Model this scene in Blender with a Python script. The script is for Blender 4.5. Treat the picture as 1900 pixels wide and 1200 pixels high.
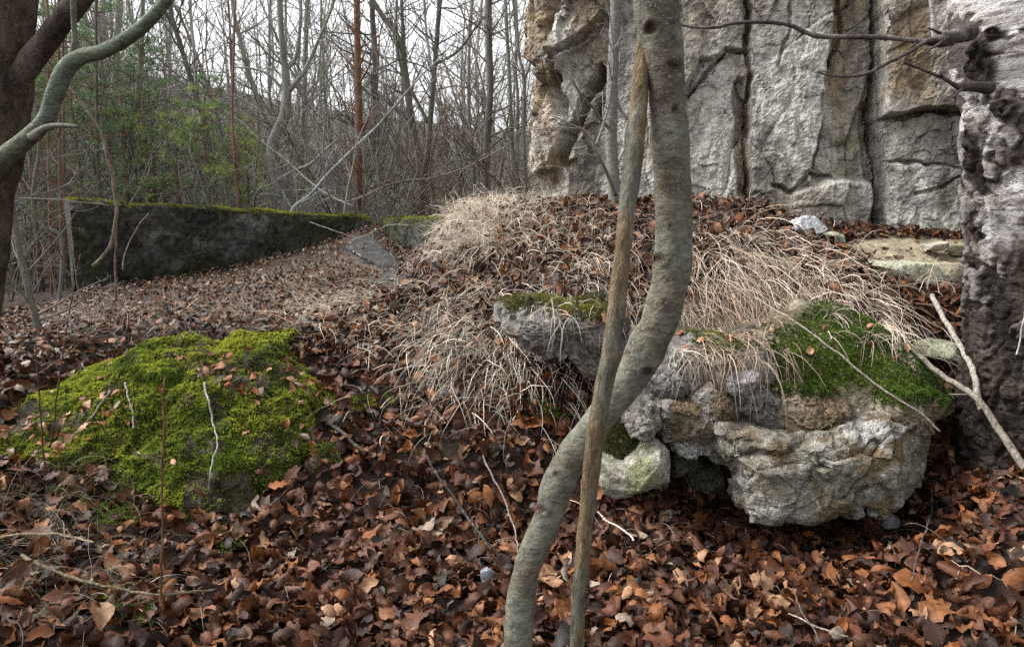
import bpy, math, random
import numpy as np
from mathutils import Vector
from mathutils.bvhtree import BVHTree

for _o in list(bpy.data.objects):
    bpy.data.objects.remove(_o)
SC = bpy.context.scene
COL = SC.collection
rng = np.random.default_rng(7)
R = math.radians

# ------------------------------------------------------------------ camera, sky, sun, exposure
PITCH = 9.0
CAMZ = 1.5
FPX = 1900 * 24.0 / 36.0
cd = bpy.data.cameras.new('camera')
cam = bpy.data.objects.new('camera', cd)
COL.objects.link(cam)
cam.location = (0, 0, CAMZ)
cam.rotation_euler = (R(90 - PITCH), 0, 0)
cd.lens = 24.0
cd.sensor_width = 36.0
cd.clip_start = 0.05
cd.clip_end = 2000
cd.dof.use_dof = True
cd.dof.focus_distance = 4.2
cd.dof.aperture_fstop = 14.0
SC.camera = cam

SUN_EL, SUN_AZ = 50.0, -78.0          # azimuth from +Y (ahead), negative = to the left
w = bpy.data.worlds.new('World')
SC.world = w
w.use_nodes = True
nt = w.node_tree
nt.nodes.clear()
o_ = nt.nodes.new('ShaderNodeOutputWorld')
bg = nt.nodes.new('ShaderNodeBackground')
sk = nt.nodes.new('ShaderNodeTexSky')
sk.sky_type = 'NISHITA'
sk.sun_disc = False
sk.sun_elevation = R(SUN_EL)
sk.sun_rotation = R(SUN_AZ)
sk.air_density = 1.0
sk.dust_density = 4.0
sk.ozone_density = 1.0
hs = nt.nodes.new('ShaderNodeHueSaturation')
hs.inputs['Saturation'].default_value = 0.14
nt.links.new(sk.outputs[0], hs.inputs['Color'])
nt.links.new(hs.outputs[0], bg.inputs[0])
bg.inputs[1].default_value = 0.15
nt.links.new(bg.outputs[0], o_.inputs[0])
sd = bpy.data.lights.new('sun', 'SUN')
sd.energy = 1.4
sd.angle = R(26)
sd.color = (1.0, 0.97, 0.93)
sun = bpy.data.objects.new('sun', sd)
COL.objects.link(sun)
_d = Vector((math.sin(R(SUN_AZ)) * math.cos(R(SUN_EL)), math.cos(R(SUN_AZ)) * math.cos(R(SUN_EL)), math.sin(R(SUN_EL))))
sun.rotation_euler = _d.to_track_quat('Z', 'Y').to_euler()
SC.view_settings.view_transform = 'Standard'
SC.view_settings.look = 'None'
SC.view_settings.gamma = 1.0
SC.view_settings.use_curve_mapping = False
SC.view_settings.exposure = 1.38
try:
    SC.cycles.use_denoising = False
    SC.cycles.max_bounces = 5
    SC.cycles.diffuse_bounces = 3
    SC.cycles.glossy_bounces = 2
except Exception:
    pass

# ------------------------------------------------------------------ maths helpers
CP, SP = math.cos(R(PITCH)), math.sin(R(PITCH))

def at(px, py, Y):
    px = np.asarray(px, float); py = np.asarray(py, float); Y = np.asarray(Y, float)
    a = (px - 950) / FPX
    b = (600 - py) / FPX
    k = Y / (CP + b * SP)
    return np.stack(np.broadcast_arrays(a * k, Y, CAMZ + (b * CP - SP) * k), -1)

def project(P):
    x, y, z = P[..., 0], P[..., 1], P[..., 2] - CAMZ
    f = y * CP - z * SP
    u = y * SP + z * CP
    f = np.where(f < 0.05, 0.05, f)
    return 950 + FPX * x / f, 600 - FPX * u / f

def h3(ix, iy, iz, seed):
    n = (ix.astype(np.int64) * 73856093) ^ (iy.astype(np.int64) * 19349663) ^ (iz.astype(np.int64) * 83492791) ^ (seed * 2654435761)
    n = (n & 0xffffffff).astype(np.uint64)
    n = ((n ^ (n >> np.uint64(15))) * np.uint64(2246822519)) & np.uint64(0xffffffff)
    n = ((n ^ (n >> np.uint64(13))) * np.uint64(3266489917)) & np.uint64(0xffffffff)
    n = n ^ (n >> np.uint64(16))
    return n.astype(float) / 4294967295.0

def noise(P, seed=0):
    P = np.asarray(P, float)
    i = np.floor(P); f = P - i
    u = f * f * f * (f * (f * 6 - 15) + 10)
    ix, iy, iz = i[..., 0], i[..., 1], i[..., 2]
    out = 0
    for dx in (0, 1):
        wx = u[..., 0] if dx else 1 - u[..., 0]
        for dy in (0, 1):
            wy = u[..., 1] if dy else 1 - u[..., 1]
            for dz in (0, 1):
                wz = u[..., 2] if dz else 1 - u[..., 2]
                out = out + wx * wy * wz * h3(ix + dx, iy + dy, iz + dz, seed)
    return out * 2 - 1

def fbm(P, scale=1, octv=4, seed=0, gain=0.5, ridge=False):
    P = np.asarray(P, float) * scale
    a, s, t = 1.0, 0, 0
    for k in range(octv):
        n = noise(P, seed + k * 17)
        if ridge:
            n = 1 - 2 * np.abs(n)
        s = s + a * n; t += a
        a *= gain; P = P * 2.03 + 3.7
    return s / t

def worley(P, scale=1, seed=0):
    P = np.asarray(P, float) * scale
    i = np.floor(P)
    f1 = np.full(P.shape[:-1], 9.0); f2 = f1.copy(); idv = np.zeros(P.shape[:-1])
    for dx in (-1, 0, 1):
        for dy in (-1, 0, 1):
            for dz in (-1, 0, 1):
                cx, cy, cz = i[..., 0] + dx, i[..., 1] + dy, i[..., 2] + dz
                qx = cx + h3(cx, cy, cz, seed); qy = cy + h3(cx, cy, cz, seed + 1); qz = cz + h3(cx, cy, cz, seed + 2)
                d = np.sqrt((P[..., 0] - qx) ** 2 + (P[..., 1] - qy) ** 2 + (P[..., 2] - qz) ** 2)
                near = d < f1
                f2 = np.where(near, f1, np.minimum(f2, d))
                idv = np.where(near, h3(cx, cy, cz, seed + 3), idv)
                f1 = np.where(near, d, f1)
    return f1, f2, idv

def chips(P, scale, seed, warp=.0, st=(1, 1, 1)):
    """angular broken facets: every cell is a small plane with its own tilt and height"""
    P = np.asarray(P, float)
    Q = P * st
    if warp:
        Q = Q + warp * np.stack([fbm(P, scale * .8, 2, seed + 40), fbm(P, scale * .8, 2, seed + 41), fbm(P, scale * .8, 2, seed + 42)], -1)
    Q = Q * scale
    i = np.floor(Q)
    f1 = np.full(Q.shape[:-1], 9.0); f2 = f1.copy(); out = np.zeros(Q.shape[:-1])
    for dx in (-1, 0, 1):
        for dy in (-1, 0, 1):
            for dz in (-1, 0, 1):
                cx, cy, cz = i[..., 0] + dx, i[..., 1] + dy, i[..., 2] + dz
                ox = Q[..., 0] - cx - h3(cx, cy, cz, seed); oy = Q[..., 1] - cy - h3(cx, cy, cz, seed + 1); oz = Q[..., 2] - cz - h3(cx, cy, cz, seed + 2)
                d = np.sqrt(ox * ox + oy * oy + oz * oz)
                h = (h3(cx, cy, cz, seed + 3) - .5) * .9 + ox * (h3(cx, cy, cz, seed + 4) - .5) * 1.6 + oy * (h3(cx, cy, cz, seed + 5) - .5) * 1.6 + oz * (h3(cx, cy, cz, seed + 6) - .5) * 1.6
                near = d < f1
                f2 = np.where(near, f1, np.minimum(f2, d))
                out = np.where(near, h, out)
                f1 = np.where(near, d, f1)
    return out, f2 - f1

def sstep(a, b, x):
    t = np.clip((x - a) / (b - a), 0, 1)
    return t * t * (3 - 2 * t)

def pdist(poly, x, y, closed=False):
    poly = [tuple(p) for p in poly]
    segs = list(zip(poly, poly[1:] + (poly[:1] if closed else [])))
    d = np.full(np.shape(x), 1e9)
    for (ax, ay), (bx, by) in segs:
        vx, vy = bx - ax, by - ay
        t = np.clip(((x - ax) * vx + (y - ay) * vy) / (vx * vx + vy * vy + 1e-9), 0, 1)
        d = np.minimum(d, np.hypot(x - ax - t * vx, y - ay - t * vy))
    return d

def inside(poly, x, y):
    r = np.zeros(np.shape(x), bool)
    n = len(poly)
    for k in range(n):
        (ax, ay), (bx, by) = poly[k], poly[(k + 1) % n]
        if ay == by:
            continue
        c = ((ay > y) != (by > y)) & (x < (bx - ax) * (y - ay) / (by - ay) + ax)
        r ^= c
    return r

def sdf(poly, x, y):
    d = pdist(poly, x, y, True)
    return np.where(inside(poly, x, y), d, -d)

def mixc(a, b, t):
    t = np.asarray(t)[..., None]
    return np.asarray(a) * (1 - t) + np.asarray(b) * t

# ------------------------------------------------------------------ objects
def tag(o, label=None, cat=None, group=None, kind=None):
    if label: o['label'] = label
    if cat: o['category'] = cat
    if group: o['group'] = group
    if kind: o['kind'] = kind
    return o

def make_mesh(name, V, Fs, col=None, smooth=True):
    V = np.asarray(V, np.float32).reshape(-1, 3)
    if not isinstance(Fs, (list, tuple)):
        Fs = [Fs]
    Fs = [np.asarray(f, np.int32) for f in Fs if len(f)]
    loops = np.concatenate([f.ravel() for f in Fs])
    tot = np.concatenate([np.full(len(f), f.shape[1], np.int32) for f in Fs])
    start = np.concatenate([[0], np.cumsum(tot)[:-1]]).astype(np.int32)
    me = bpy.data.meshes.new(name)
    me.vertices.add(len(V)); me.vertices.foreach_set('co', V.ravel())
    me.loops.add(len(loops)); me.loops.foreach_set('vertex_index', loops)
    me.polygons.add(len(tot))
    me.polygons.foreach_set('loop_start', start)
    me.polygons.foreach_set('loop_total', tot)
    me.polygons.foreach_set('use_smooth', np.full(len(tot), smooth))
    ca = me.color_attributes.new('Col', 'FLOAT_COLOR', 'POINT')
    c = np.ones((len(V), 4), np.float32)
    c[:, :3] = (0.3, 0.3, 0.3) if col is None else col
    ca.data.foreach_set('color', c.ravel())
    me.update(calc_edges=True)
    return me

def link(name, me, mat, parent=None):
    o = bpy.data.objects.new(name, me)
    if mat and not me.materials:
        me.materials.append(mat)
    COL.objects.link(o)
    if parent:
        o.parent = parent
        o.matrix_parent_inverse = parent.matrix_world.inverted()
    return o

def mk(name, V, Fs, mat, col=None, parent=None, smooth=True):
    return link(name, make_mesh(name, V, Fs, col, smooth), mat, parent)

def empty(name, loc=(0, 0, 0)):
    o = bpy.data.objects.new(name, None)
    o.location = tuple(float(v) for v in loc)
    o.empty_display_size = 0.1
    COL.objects.link(o)
    o.matrix_world.translation = Vector(o.location)
    return o

def thing(name, label, cat, loc=(0, 0, 0), group=None):
    return tag(empty(name, loc), label, cat, group)

class Acc:
    def __init__(s):
        s.V, s.F4, s.F3, s.C, s.n = [], [], [], [], 0
    def add(s, V, F, col=(0.3, 0.3, 0.3)):
        V = np.asarray(V, float).reshape(-1, 3); F = np.asarray(F)
        (s.F4 if F.shape[1] == 4 else s.F3).append(F + s.n)
        s.V.append(V); s.n += len(V)
        s.C.append(np.broadcast_to(np.asarray(col, float), (len(V), 3)))
    def mesh(s, name, smooth=True):
        Fs = [np.concatenate(x) for x in (s.F4, s.F3) if x]
        return make_mesh(name, np.concatenate(s.V), Fs, np.concatenate(s.C), smooth)
    def obj(s, name, mat, parent=None, smooth=True):
        return link(name, s.mesh(name, smooth), mat, parent)

def grid_faces(n, m, wrap=False):
    """n rows, m columns; wrap joins last column to the first"""
    i = np.arange(n - 1)[:, None]; j = np.arange(m if wrap else m - 1)[None, :]
    j2 = (j + 1) % m
    return np.stack([(i * m + j), (i * m + j2), ((i + 1) * m + j2), ((i + 1) * m + j)], -1).reshape(-1, 4)

def instance(T, F, Rm, Tr, cols, vcol=None):
    """join N copies of a small template into arrays"""
    N, n = len(Tr), len(T)
    V = np.einsum('nij,vj->nvi', Rm, T) + Tr[:, None, :]
    Fo = (F[None] + (np.arange(N) * n)[:, None, None]).reshape(-1, F.shape[1])
    C = np.repeat(cols[:, None, :], n, 1)
    if vcol is not None:
        C = C * vcol[None, :, None]
    return V.reshape(-1, 3), Fo, C.reshape(-1, 3)

def frames(Nrm, ang):
    """rotation matrices whose z axis is Nrm, spun by ang"""
    Nrm = Nrm / np.linalg.norm(Nrm, axis=-1, keepdims=True)
    ref = np.where(np.abs(Nrm[:, 2:3]) < 0.9, [[0, 0, 1.0]], [[1.0, 0, 0]])
    X = np.cross(ref, Nrm); X /= np.linalg.norm(X, axis=-1, keepdims=True)
    Y = np.cross(Nrm, X)
    c, s = np.cos(ang)[:, None], np.sin(ang)[:, None]
    X2 = X * c + Y * s
    Y2 = np.cross(Nrm, X2)
    return np.stack([X2, Y2, Nrm], -1)

def smooth_line(P, n):
    """Catmull-Rom through the points, n samples"""
    P = np.asarray(P, float)
    if len(P) == 2:
        t = np.linspace(0, 1, n)[:, None]
        return P[0] * (1 - t) + P[1] * t
    Q = np.vstack([2 * P[0] - P[1], P, 2 * P[-1] - P[-2]])
    t = np.linspace(0, len(P) - 1 - 1e-6, n)
    k = t.astype(int); f = (t - k)[:, None]
    a, b, c, d = Q[k], Q[k + 1], Q[k + 2], Q[k + 3]
    return 0.5 * (2 * b + (c - a) * f + (2 * a - 5 * b + 4 * c - d) * f ** 2 + (3 * b - a - 3 * c + d) * f ** 3)

def tube(P, r, sides=6, bump=0.0, seed=0, bs=30.0, cap=True):
    P = np.asarray(P, float); n = len(P)
    r = np.broadcast_to(np.asarray(r, float), (n,))
    T = np.gradient(P, axis=0); T /= np.linalg.norm(T, axis=1, keepdims=True) + 1e-12
    up = np.array([0, 1.0, 0]) if abs(T[:, 1]).mean() < 0.8 else np.array([1.0, 0, 0])
    X = np.cross(T, up); X /= np.linalg.norm(X, axis=1, keepdims=True) + 1e-12
    Y = np.cross(T, X)
    a = np.arange(sides) / sides * 2 * np.pi
    D = X[:, None] * np.cos(a)[None, :, None] + Y[:, None] * np.sin(a)[None, :, None]
    V = P[:, None] + D * r[:, None, None]
    if bump:
        V = V + D * (bump * r[:, None] * fbm(V, bs, 3, seed))[..., None]
    F = grid_faces(n, sides, True)
    V = V.reshape(-1, 3)
    if cap:
        V = np.vstack([V, P[0], P[-1]])
        k = np.arange(sides); k2 = (k + 1) % sides
        b = (n - 1) * sides
        c0, c1 = n * sides, n * sides + 1
        F = np.vstack([F, np.stack([k2, k, np.full(sides, c0), np.full(sides, c0)], 1)[:, :4],
                       np.stack([b + k, b + k2, np.full(sides, c1), np.full(sides, c1)], 1)])
        # degenerate quads -> keep as triangles
        tri = F[:, 2] == F[:, 3]
        return V, F[~tri], F[tri][:, :3]
    return V, F, np.zeros((0, 3), int)

def add_tube(acc, P, r, sides=6, col=(0.1, 0.1, 0.1), **k):
    V, F4, F3 = tube(P, r, sides, **k)
    n0 = acc.n
    acc.V.append(V); acc.n += len(V)
    acc.F4.append(F4 + n0)
    if len(F3): acc.F3.append(F3 + n0)
    acc.C.append(np.broadcast_to(np.asarray(col, float), (len(V), 3)))
    return V

# ------------------------------------------------------------------ materials
def material(name, rough=0.8, spec=0.3, mod=(0.65, 1.3), mscale=14.0, bumps=((40, 0.6, 0.01),), stretch=(1, 1, 1),
             speck=None, transl=0.0, crack=None):
    m = bpy.data.materials.new(name)
    m.use_nodes = True
    t = m.node_tree; N = t.nodes; L = t.links
    b = N['Principled BSDF']
    b.inputs['Roughness'].default_value = rough
    b.inputs['Specular IOR Level'].default_value = spec
    at_ = N.new('ShaderNodeAttribute'); at_.attribute_name = 'Col'
    tc = N.new('ShaderNodeTexCoord'); mp = N.new('ShaderNodeMapping')
    mp.inputs['Scale'].default_value = stretch
    L.new(tc.outputs['Object'], mp.inputs['Vector'])
    n1 = N.new('ShaderNodeTexNoise'); n1.inputs['Scale'].default_value = mscale
    n1.inputs['Detail'].default_value = 6; n1.inputs['Roughness'].default_value = 0.65
    L.new(mp.outputs[0], n1.inputs['Vector'])
    mr = N.new('ShaderNodeMapRange')
    mr.inputs['From Min'].default_value = 0.3; mr.inputs['From Max'].default_value = 0.7
    mr.inputs['To Min'].default_value = mod[0]; mr.inputs['To Max'].default_value = mod[1]
    L.new(n1.outputs['Fac'], mr.inputs['Value'])
    vm = N.new('ShaderNodeVectorMath'); vm.operation = 'SCALE'
    L.new(at_.outputs['Color'], vm.inputs[0]); L.new(mr.outputs[0], vm.inputs['Scale'])
    c = vm.outputs[0]
    if speck:
        for (sc, th, colr) in speck:
            n2 = N.new('ShaderNodeTexNoise'); n2.inputs['Scale'].default_value = sc
            n2.inputs['Detail'].default_value = 4; n2.inputs['Roughness'].default_value = 0.7
            L.new(mp.outputs[0], n2.inputs['Vector'])
            r2 = N.new('ShaderNodeMapRange'); r2.inputs['From Min'].default_value = th
            r2.inputs['From Max'].default_value = th + 0.05
            L.new(n2.outputs['Fac'], r2.inputs['Value'])
            mx = N.new('ShaderNodeMix'); mx.data_type = 'RGBA'
            L.new(r2.outputs[0], mx.inputs['Factor']); L.new(c, mx.inputs['A'])
            mx.inputs['B'].default_value = (*colr, 1)
            c = mx.outputs['Result']
    L.new(c, b.inputs['Base Color'])
    prev = None
    for (sc, st, di) in bumps:
        n3 = N.new('ShaderNodeTexNoise'); n3.inputs['Scale'].default_value = sc
        n3.inputs['Detail'].default_value = 5; n3.inputs['Roughness'].default_value = 0.6
        L.new(mp.outputs[0], n3.inputs['Vector'])
        bp = N.new('ShaderNodeBump'); bp.inputs['Strength'].default_value = st
        bp.inputs['Distance'].default_value = di
        L.new(n3.outputs['Fac'], bp.inputs['Height'])
        if prev: L.new(prev, bp.inputs['Normal'])
        prev = bp.outputs[0]
    if prev: L.new(prev, b.inputs['Normal'])
    if transl:
        tr = N.new('ShaderNodeBsdfTranslucent'); ms = N.new('ShaderNodeMixShader')
        ms.inputs[0].default_value = transl
        L.new(c, tr.inputs['Color'])
        L.new(b.outputs[0], ms.inputs[1]); L.new(tr.outputs[0], ms.inputs[2])
        L.new(ms.outputs[0], N['Material Output'].inputs['Surface'])
    return m

M_soil = material('soil', 0.9, 0.2, (0.5, 1.5), 20, ((30, 0.8, 0.02), (140, 0.8, 0.006)))
M_leaf = material('dead_leaf', 0.55, 0.25, (0.45, 1.5), 45, ((130, 0.6, 0.004),), transl=0.08, speck=((70, 0.66, (0.03, 0.018, 0.014)),))
M_grass = material('dry_grass', 0.6, 0.3, (0.75, 1.25), 30, (), transl=0.15)
M_moss = material('moss', 0.8, 0.2, (0.7, 1.3), 40, (), transl=0.15)
M_mossbase = material('moss_felt', 0.95, 0.1, (0.5, 1.5), 60, ((120, 1.0, 0.01),))
M_cliff = material('sandstone', 0.9, 0.15, (0.45, 1.5), 11, ((12, 0.5, 0.05), (40, 0.75, 0.03), (130, 0.9, 0.012)), (1, 1, 0.5),
                   speck=((14, 0.66, (0.13, 0.12, 0.11)), (70, 0.66, (0.12, 0.11, 0.10)),))
M_rock = material('rough_rock', 0.9, 0.15, (0.4, 1.55), 26, ((35, 1.0, 0.03), (110, 1.0, 0.012)),
                  speck=((45, 0.64, (0.07, 0.065, 0.055)),))
M_lichen = material('lichen_rock', 0.9, 0.15, (0.35, 1.6), 26, ((35, 1.0, 0.035), (110, 1.0, 0.014)),
                    speck=((45, 0.64, (0.07, 0.06, 0.045)), (30, 0.64, (0.58, 0.59, 0.58))))
M_concrete = material('weathered_concrete', 0.9, 0.2, (0.3, 1.9), 14, ((20, 1.0, 0.05), (60, 1.0, 0.02)),
                      speck=((30, 0.64, (0.20, 0.20, 0.195)),(44, 0.62, (0.012, 0.012, 0.012))))
M_bark = material('smooth_bark', 0.8, 0.2, (0.5, 1.45), 40, ((90, 0.9, 0.006), (24, 0.7, 0.010)), (1, 1, 1.35),
                  speck=((38, 0.655, (0.055, 0.038, 0.028)), (130, 0.60, (0.25, 0.25, 0.215)), (170, 0.62, (0.06, 0.05, 0.04))))
M_bark2 = material('ribbed_bark', 0.85, 0.15, (0.35, 1.6), 60, ((90, 1.0, 0.014),(160, 1.0, 0.006)), (1, 1, 0.25),
                   speck=((60, 0.60, (0.22, 0.21, 0.18)),))
M_bark3 = material('rough_bark', 0.95, 0.1, (0.35, 1.6), 30, ((45, 1.0, 0.03), (120, 1.0, 0.01)), (1, 1, 0.35))
M_birch = material('birch_bark', 0.85, 0.15, (0.45, 1.4), 26, ((28, 0.9, 0.02), (110, 1.0, 0.01)), (0.6, 0.6, 1.7),
                   speck=((26, 0.60, (0.06, 0.042, 0.038)), (60, 0.62, (0.10, 0.075, 0.07)),))
M_wood = material('wood', 0.85, 0.2, (0.6, 1.4), 8, ((30, 0.5, 0.01),), (1, 1, 0.4))
M_twig = material('twig', 0.8, 0.25, (0.7, 1.3), 8, ())
M_needle = material('needles', 0.6, 0.3, (0.7, 1.3), 3, (), transl=0.15)

# ------------------------------------------------------------------ terrain
CTL = [  # (px, py, distance)
 (-100,1200,1.9),(500,1200,1.95),(1000,1200,2.0),(1500,1200,2.0),(2000,1200,2.0),
 (200,1050,2.4),(700,1050,2.5),(1200,1050,2.5),(1700,1050,2.45),(0,1050,2.35),
 (0,900,2.75),(150,930,2.8),(400,965,2.9),(700,950,2.95),(950,950,3.0),(1200,955,3.05),(1450,965,3.1),(1650,950,3.1),
 (1780,900,3.0),(1900,855,2.82),(2050,840,2.8),(1900,1000,2.42),
 (60,800,3.1),(0,700,3.6),(150,700,3.6),(300,650,3.95),(550,640,3.95),(0,640,4.1),(-150,700,3.6),
 (650,740,3.5),(650,870,3.15),
 (750,850,3.2),(760,750,3.5),(750,650,3.85),(750,560,4.4),(760,525,5.0),
 (950,850,3.15),(950,750,3.4),(940,630,3.75),(900,500,4.4),(880,430,4.9),(850,400,5.3),(800,530,5.7),(745,505,6.4),(712,458,7.6),
 (1000,385,5.3),(1100,378,5.1),(1200,385,5.0),(1300,390,5.0),(1400,398,5.0),(1480,425,5.05),
 (1060,500,4.2),(1060,570,3.85),(1300,500,4.1),(1500,520,4.0),(1500,460,4.5),(1600,570,3.75),(1650,530,4.2),(1750,570,3.95),
 (1750,660,3.65),(1790,760,3.35),(1850,640,3.7),
 (1150,585,3.85),(1300,600,3.85),(1450,605,3.85),(1600,625,3.75),(1700,690,3.6),
 (1150,925,3.2),(1300,930,3.25),(1450,935,3.25),(1600,925,3.25),
 (1650,450,5.3),(1780,470,5.2),(1600,490,4.7),(1780,520,4.6),(1900,520,4.3),(2100,520,4.2),(2100,700,3.4),
 (200,600,4.6),(400,590,4.8),(600,570,4.9),(300,535,6.4),(130,555,6.6),(450,500,7.2),(545,473,7.7),(640,441,8.3),(690,424,8.6),
 (700,500,6.6),(620,520,6.0),(0,590,5.6),(60,600,5.0),(-200,560,8),
 (-400,150,42),(0,90,70),(-200,330,20),(100,340,24),(300,150,78),(500,240,85),(700,300,95),(950,320,110),(1400,330,110),
 (-800,50,60),
]
cp = np.array([at(*c) for c in CTL])
WP = np.array([(0,12.5,.9),(-3,11,.8),(-6,10,.5),(-6,14,.8),(-12,14,1.2),(0,25,1.6),(4,14,1.0),(8,25,2.5),(12,12,2.0),
 (.8,7.5,1.2),(2,7,1.3),(4,6.5,1.35),(7,6,1.3),(-.75,7.6,1.3),(-.1,6.2,1.42),(-.5,6.9,1.4),(-1.3,9.5,.95),
 (0,300,30),(-300,100,70),(300,100,20),(0,-200,-2),(200,-150,0),(-200,-150,0),(-20,0,0),(20,3,1.5),(7,2.5,.6),(-6,3,.35),(0,.5,.14),(3,.5,.2),(-3,.5,.1),(0,-5,.1),
 (300,300,40),(-300,300,90),(0,160,20)], float)
cp = np.vstack([cp, WP])
def _ker(a, b):
    d2 = ((a[:, None, :2] - b[None, :, :2]) ** 2).sum(-1)
    return np.sqrt(d2 + 0.02)
_A = _ker(cp, cp) + np.eye(len(cp)) * -0.012
_n = len(cp)
_B = np.zeros((_n + 1, _n + 1)); _B[:_n, :_n] = _A; _B[:_n, _n] = 1; _B[_n, :_n] = 1
_w = np.linalg.solve(_B, np.append(cp[:, 2], 0))
def zraw(x, y):
    q = np.stack([x.ravel(), y.ravel()], -1)
    out = np.zeros(len(q))
    for s in range(0, len(q), 20000):
        out[s:s + 20000] = _ker(q[s:s + 20000], cp) @ _w[:_n] + _w[_n]
    return out.reshape(x.shape)

def graded(a, b, st, lo, hi, nlo, nhi):
    core = np.arange(a, b + st / 2, st)
    l = a - np.geomspace(st, a - lo, nlo)[::-1]
    h = b + np.geomspace(st, hi - b, nhi)
    return np.concatenate([l, core, h])
GX = graded(-5, 5, 0.032, -320, 320, 42, 42)
GY = graded(1.2, 9.2, 0.032, -200, 330, 26, 60)
gx, gy = np.meshgrid(GX, GY)
gz = zraw(gx, gy)
def P3(x, y, z=None):
    return np.stack([x, y, np.zeros_like(x) if z is None else z], -1)
near = np.exp(-np.maximum(0, np.hypot(gx, gy - 4) - 8) / 20)
gz = gz + 0.06 * fbm(P3(gx, gy), 1.3, 3, 5) * near + 0.034 * fbm(P3(gx, gy), 7, 3, 9) * near
gz = gz + 1.5 * fbm(P3(gx, gy), 0.05, 3, 6) * (1 - near) * sstep(20, 60, np.hypot(gx, gy))
def zat(x, y):
    x = np.asarray(x, float); y = np.asarray(y, float)
    i = np.clip(np.searchsorted(GX, x) - 1, 0, len(GX) - 2)
    j = np.clip(np.searchsorted(GY, y) - 1, 0, len(GY) - 2)
    fx = np.clip((x - GX[i]) / (GX[i + 1] - GX[i]), 0, 1); fy = np.clip((y - GY[j]) / (GY[j + 1] - GY[j]), 0, 1)
    return (gz[j, i] * (1 - fx) + gz[j, i + 1] * fx) * (1 - fy) + (gz[j + 1, i] * (1 - fx) + gz[j + 1, i + 1] * fx) * fy
def nat(x, y, e=0.06):
    dx = (zat(x + e, y) - zat(x - e, y)) / (2 * e); dy = (zat(x, y + e) - zat(x, y - e)) / (2 * e)
    n = np.stack([-dx, -dy, np.ones_like(dx)], -1)
    return n / np.linalg.norm(n, axis=-1, keepdims=True)
LB = [(-190,835),(-60,795),(0,768),(60,728),(150,690),(240,664),(310,648),(380,656),(430,643),(505,640),(530,668),(550,712),(600,745),(628,790),(610,845),(560,872),(540,905),
      (480,955),(400,962),(340,948),(270,905),(220,860),(170,815),(120,812),(50,822),(-60,850)]
_u, _v = project(P3(gx, gy, gz))
gz = gz - .36 * sstep(-30, 60, sdf([(-60,835),(60,715),(150,668),(310,628),(500,630),(530,690),(560,740),(560,840),(500,900),(460,940),(340,940),(220,860)], _u, _v)) * ((gy > 2.4) & (gy < 4.6))
_cx, _cy = float(at(1292, 870, 3.3)[0]), 3.48
_q = np.sqrt(((gx - _cx) / .17) ** 2 + ((gy - _cy) / .34) ** 2)
gz = gz + (np.minimum(gz, .13) - gz) * sstep(1.25, .8, _q)
_q = np.maximum(np.abs(gx - 1.33) / .48, np.abs(gy - 3.10) / .38)
gz = gz + (np.minimum(gz, -.05) - gz) * sstep(1.35, .75, _q)
gp = P3(gx, gy, gz)
gpx, gpy = project(gp)
tcol = mixc((0.018, 0.011, 0.008), (0.045, 0.03, 0.022), sstep(-.4, .4, fbm(P3(gx, gy), 3, 4, 3)))
GRAVEL = [(1560,450),(1640,440),(1790,445),(1800,530),(1730,545),(1640,520),(1590,490)]
gm = sstep(-12, 12, sdf(GRAVEL, gpx + 20 * noise(gp * 5, 3), gpy + 8 * noise(gp * 5, 4))) * ((gy > 3.5) & (gy < 7))
tcol = mixc(tcol, (0.26, 0.22, 0.15), gm)
pl = sstep(0, 30, sdf([(130,560),(300,520),(690,445),(760,520),(600,600),(120,620)], gpx, gpy)) * ((gy > 4) & (gy < 10))
tcol = mixc(tcol, (0.10, 0.078, 0.062), pl * 0.8)
far = sstep(14, 40, gy) 
tcol = mixc(tcol, mixc((0.10, 0.078, 0.062), (0.06, 0.065, 0.04), sstep(-.2, .5, fbm(P3(gx, gy), .15, 3, 8))), far)
ground = mk('ground', gp, grid_faces(len(GY), len(GX)), M_soil, tcol.reshape(-1, 3))
tag(ground, 'brown sloping forest floor rising to a leaf covered mound', kind='structure')

def sample_zone(n, box, poly=None, ymin=0, ymax=99, mar=0):
    """random ground points whose picture position lies in the polygon"""
    out = []
    got = 0
    for _ in range(60):
        x = rng.uniform(box[0], box[1], n * 3); y = rng.uniform(box[2], box[3], n * 3)
        P = np.stack([x, y, zat(x, y)], -1)
        if poly is not None:
            u, v = project(P)
            P = P[inside(poly, u, v)]
        out.append(P); got += len(P)
        if got >= n: break
    return np.concatenate(out)[:n]

# ------------------------------------------------------------------ cliff
cpath = np.array([(2.6,15),(1.0,11),(.45,8.6),(.32,7.3),(.42,6.95),(1.0,6.65),(2.1,6.35),(3.4,6.05),(4.7,5.75),(6.2,5.3),(10,4.6)], float)
cl = smooth_line(cpath, 3000)
arc = np.append(0, np.cumsum(np.linalg.norm(np.diff(cl, axis=0), axis=1)))
tot = arc[-1]
s0 = arc[np.argmin(np.abs(cl[:, 0] - .45) + np.abs(cl[:, 1] - 8.6))]
s1 = arc[np.argmin(np.abs(cl[:, 0] - 4.6))]
us = np.concatenate([np.linspace(0, s0, 50)[:-1], np.linspace(s0, s1, 440), np.linspace(s1, tot, 60)[1:]])
zs = np.concatenate([np.linspace(.5, 1.1, 10)[:-1], np.linspace(1.1, 3.7, 250), np.linspace(3.7, 6.6, 50)[1:]])
bx = np.interp(us, arc, cl[:, 0]); by = np.interp(us, arc, cl[:, 1])
tx = np.gradient(bx, us); ty = np.gradient(by, us)
nx, ny = ty, -tx
ln = np.hypot(nx, ny); nx /= ln; ny /= ln
UU, ZZ = np.meshgrid(us, zs)
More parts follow.
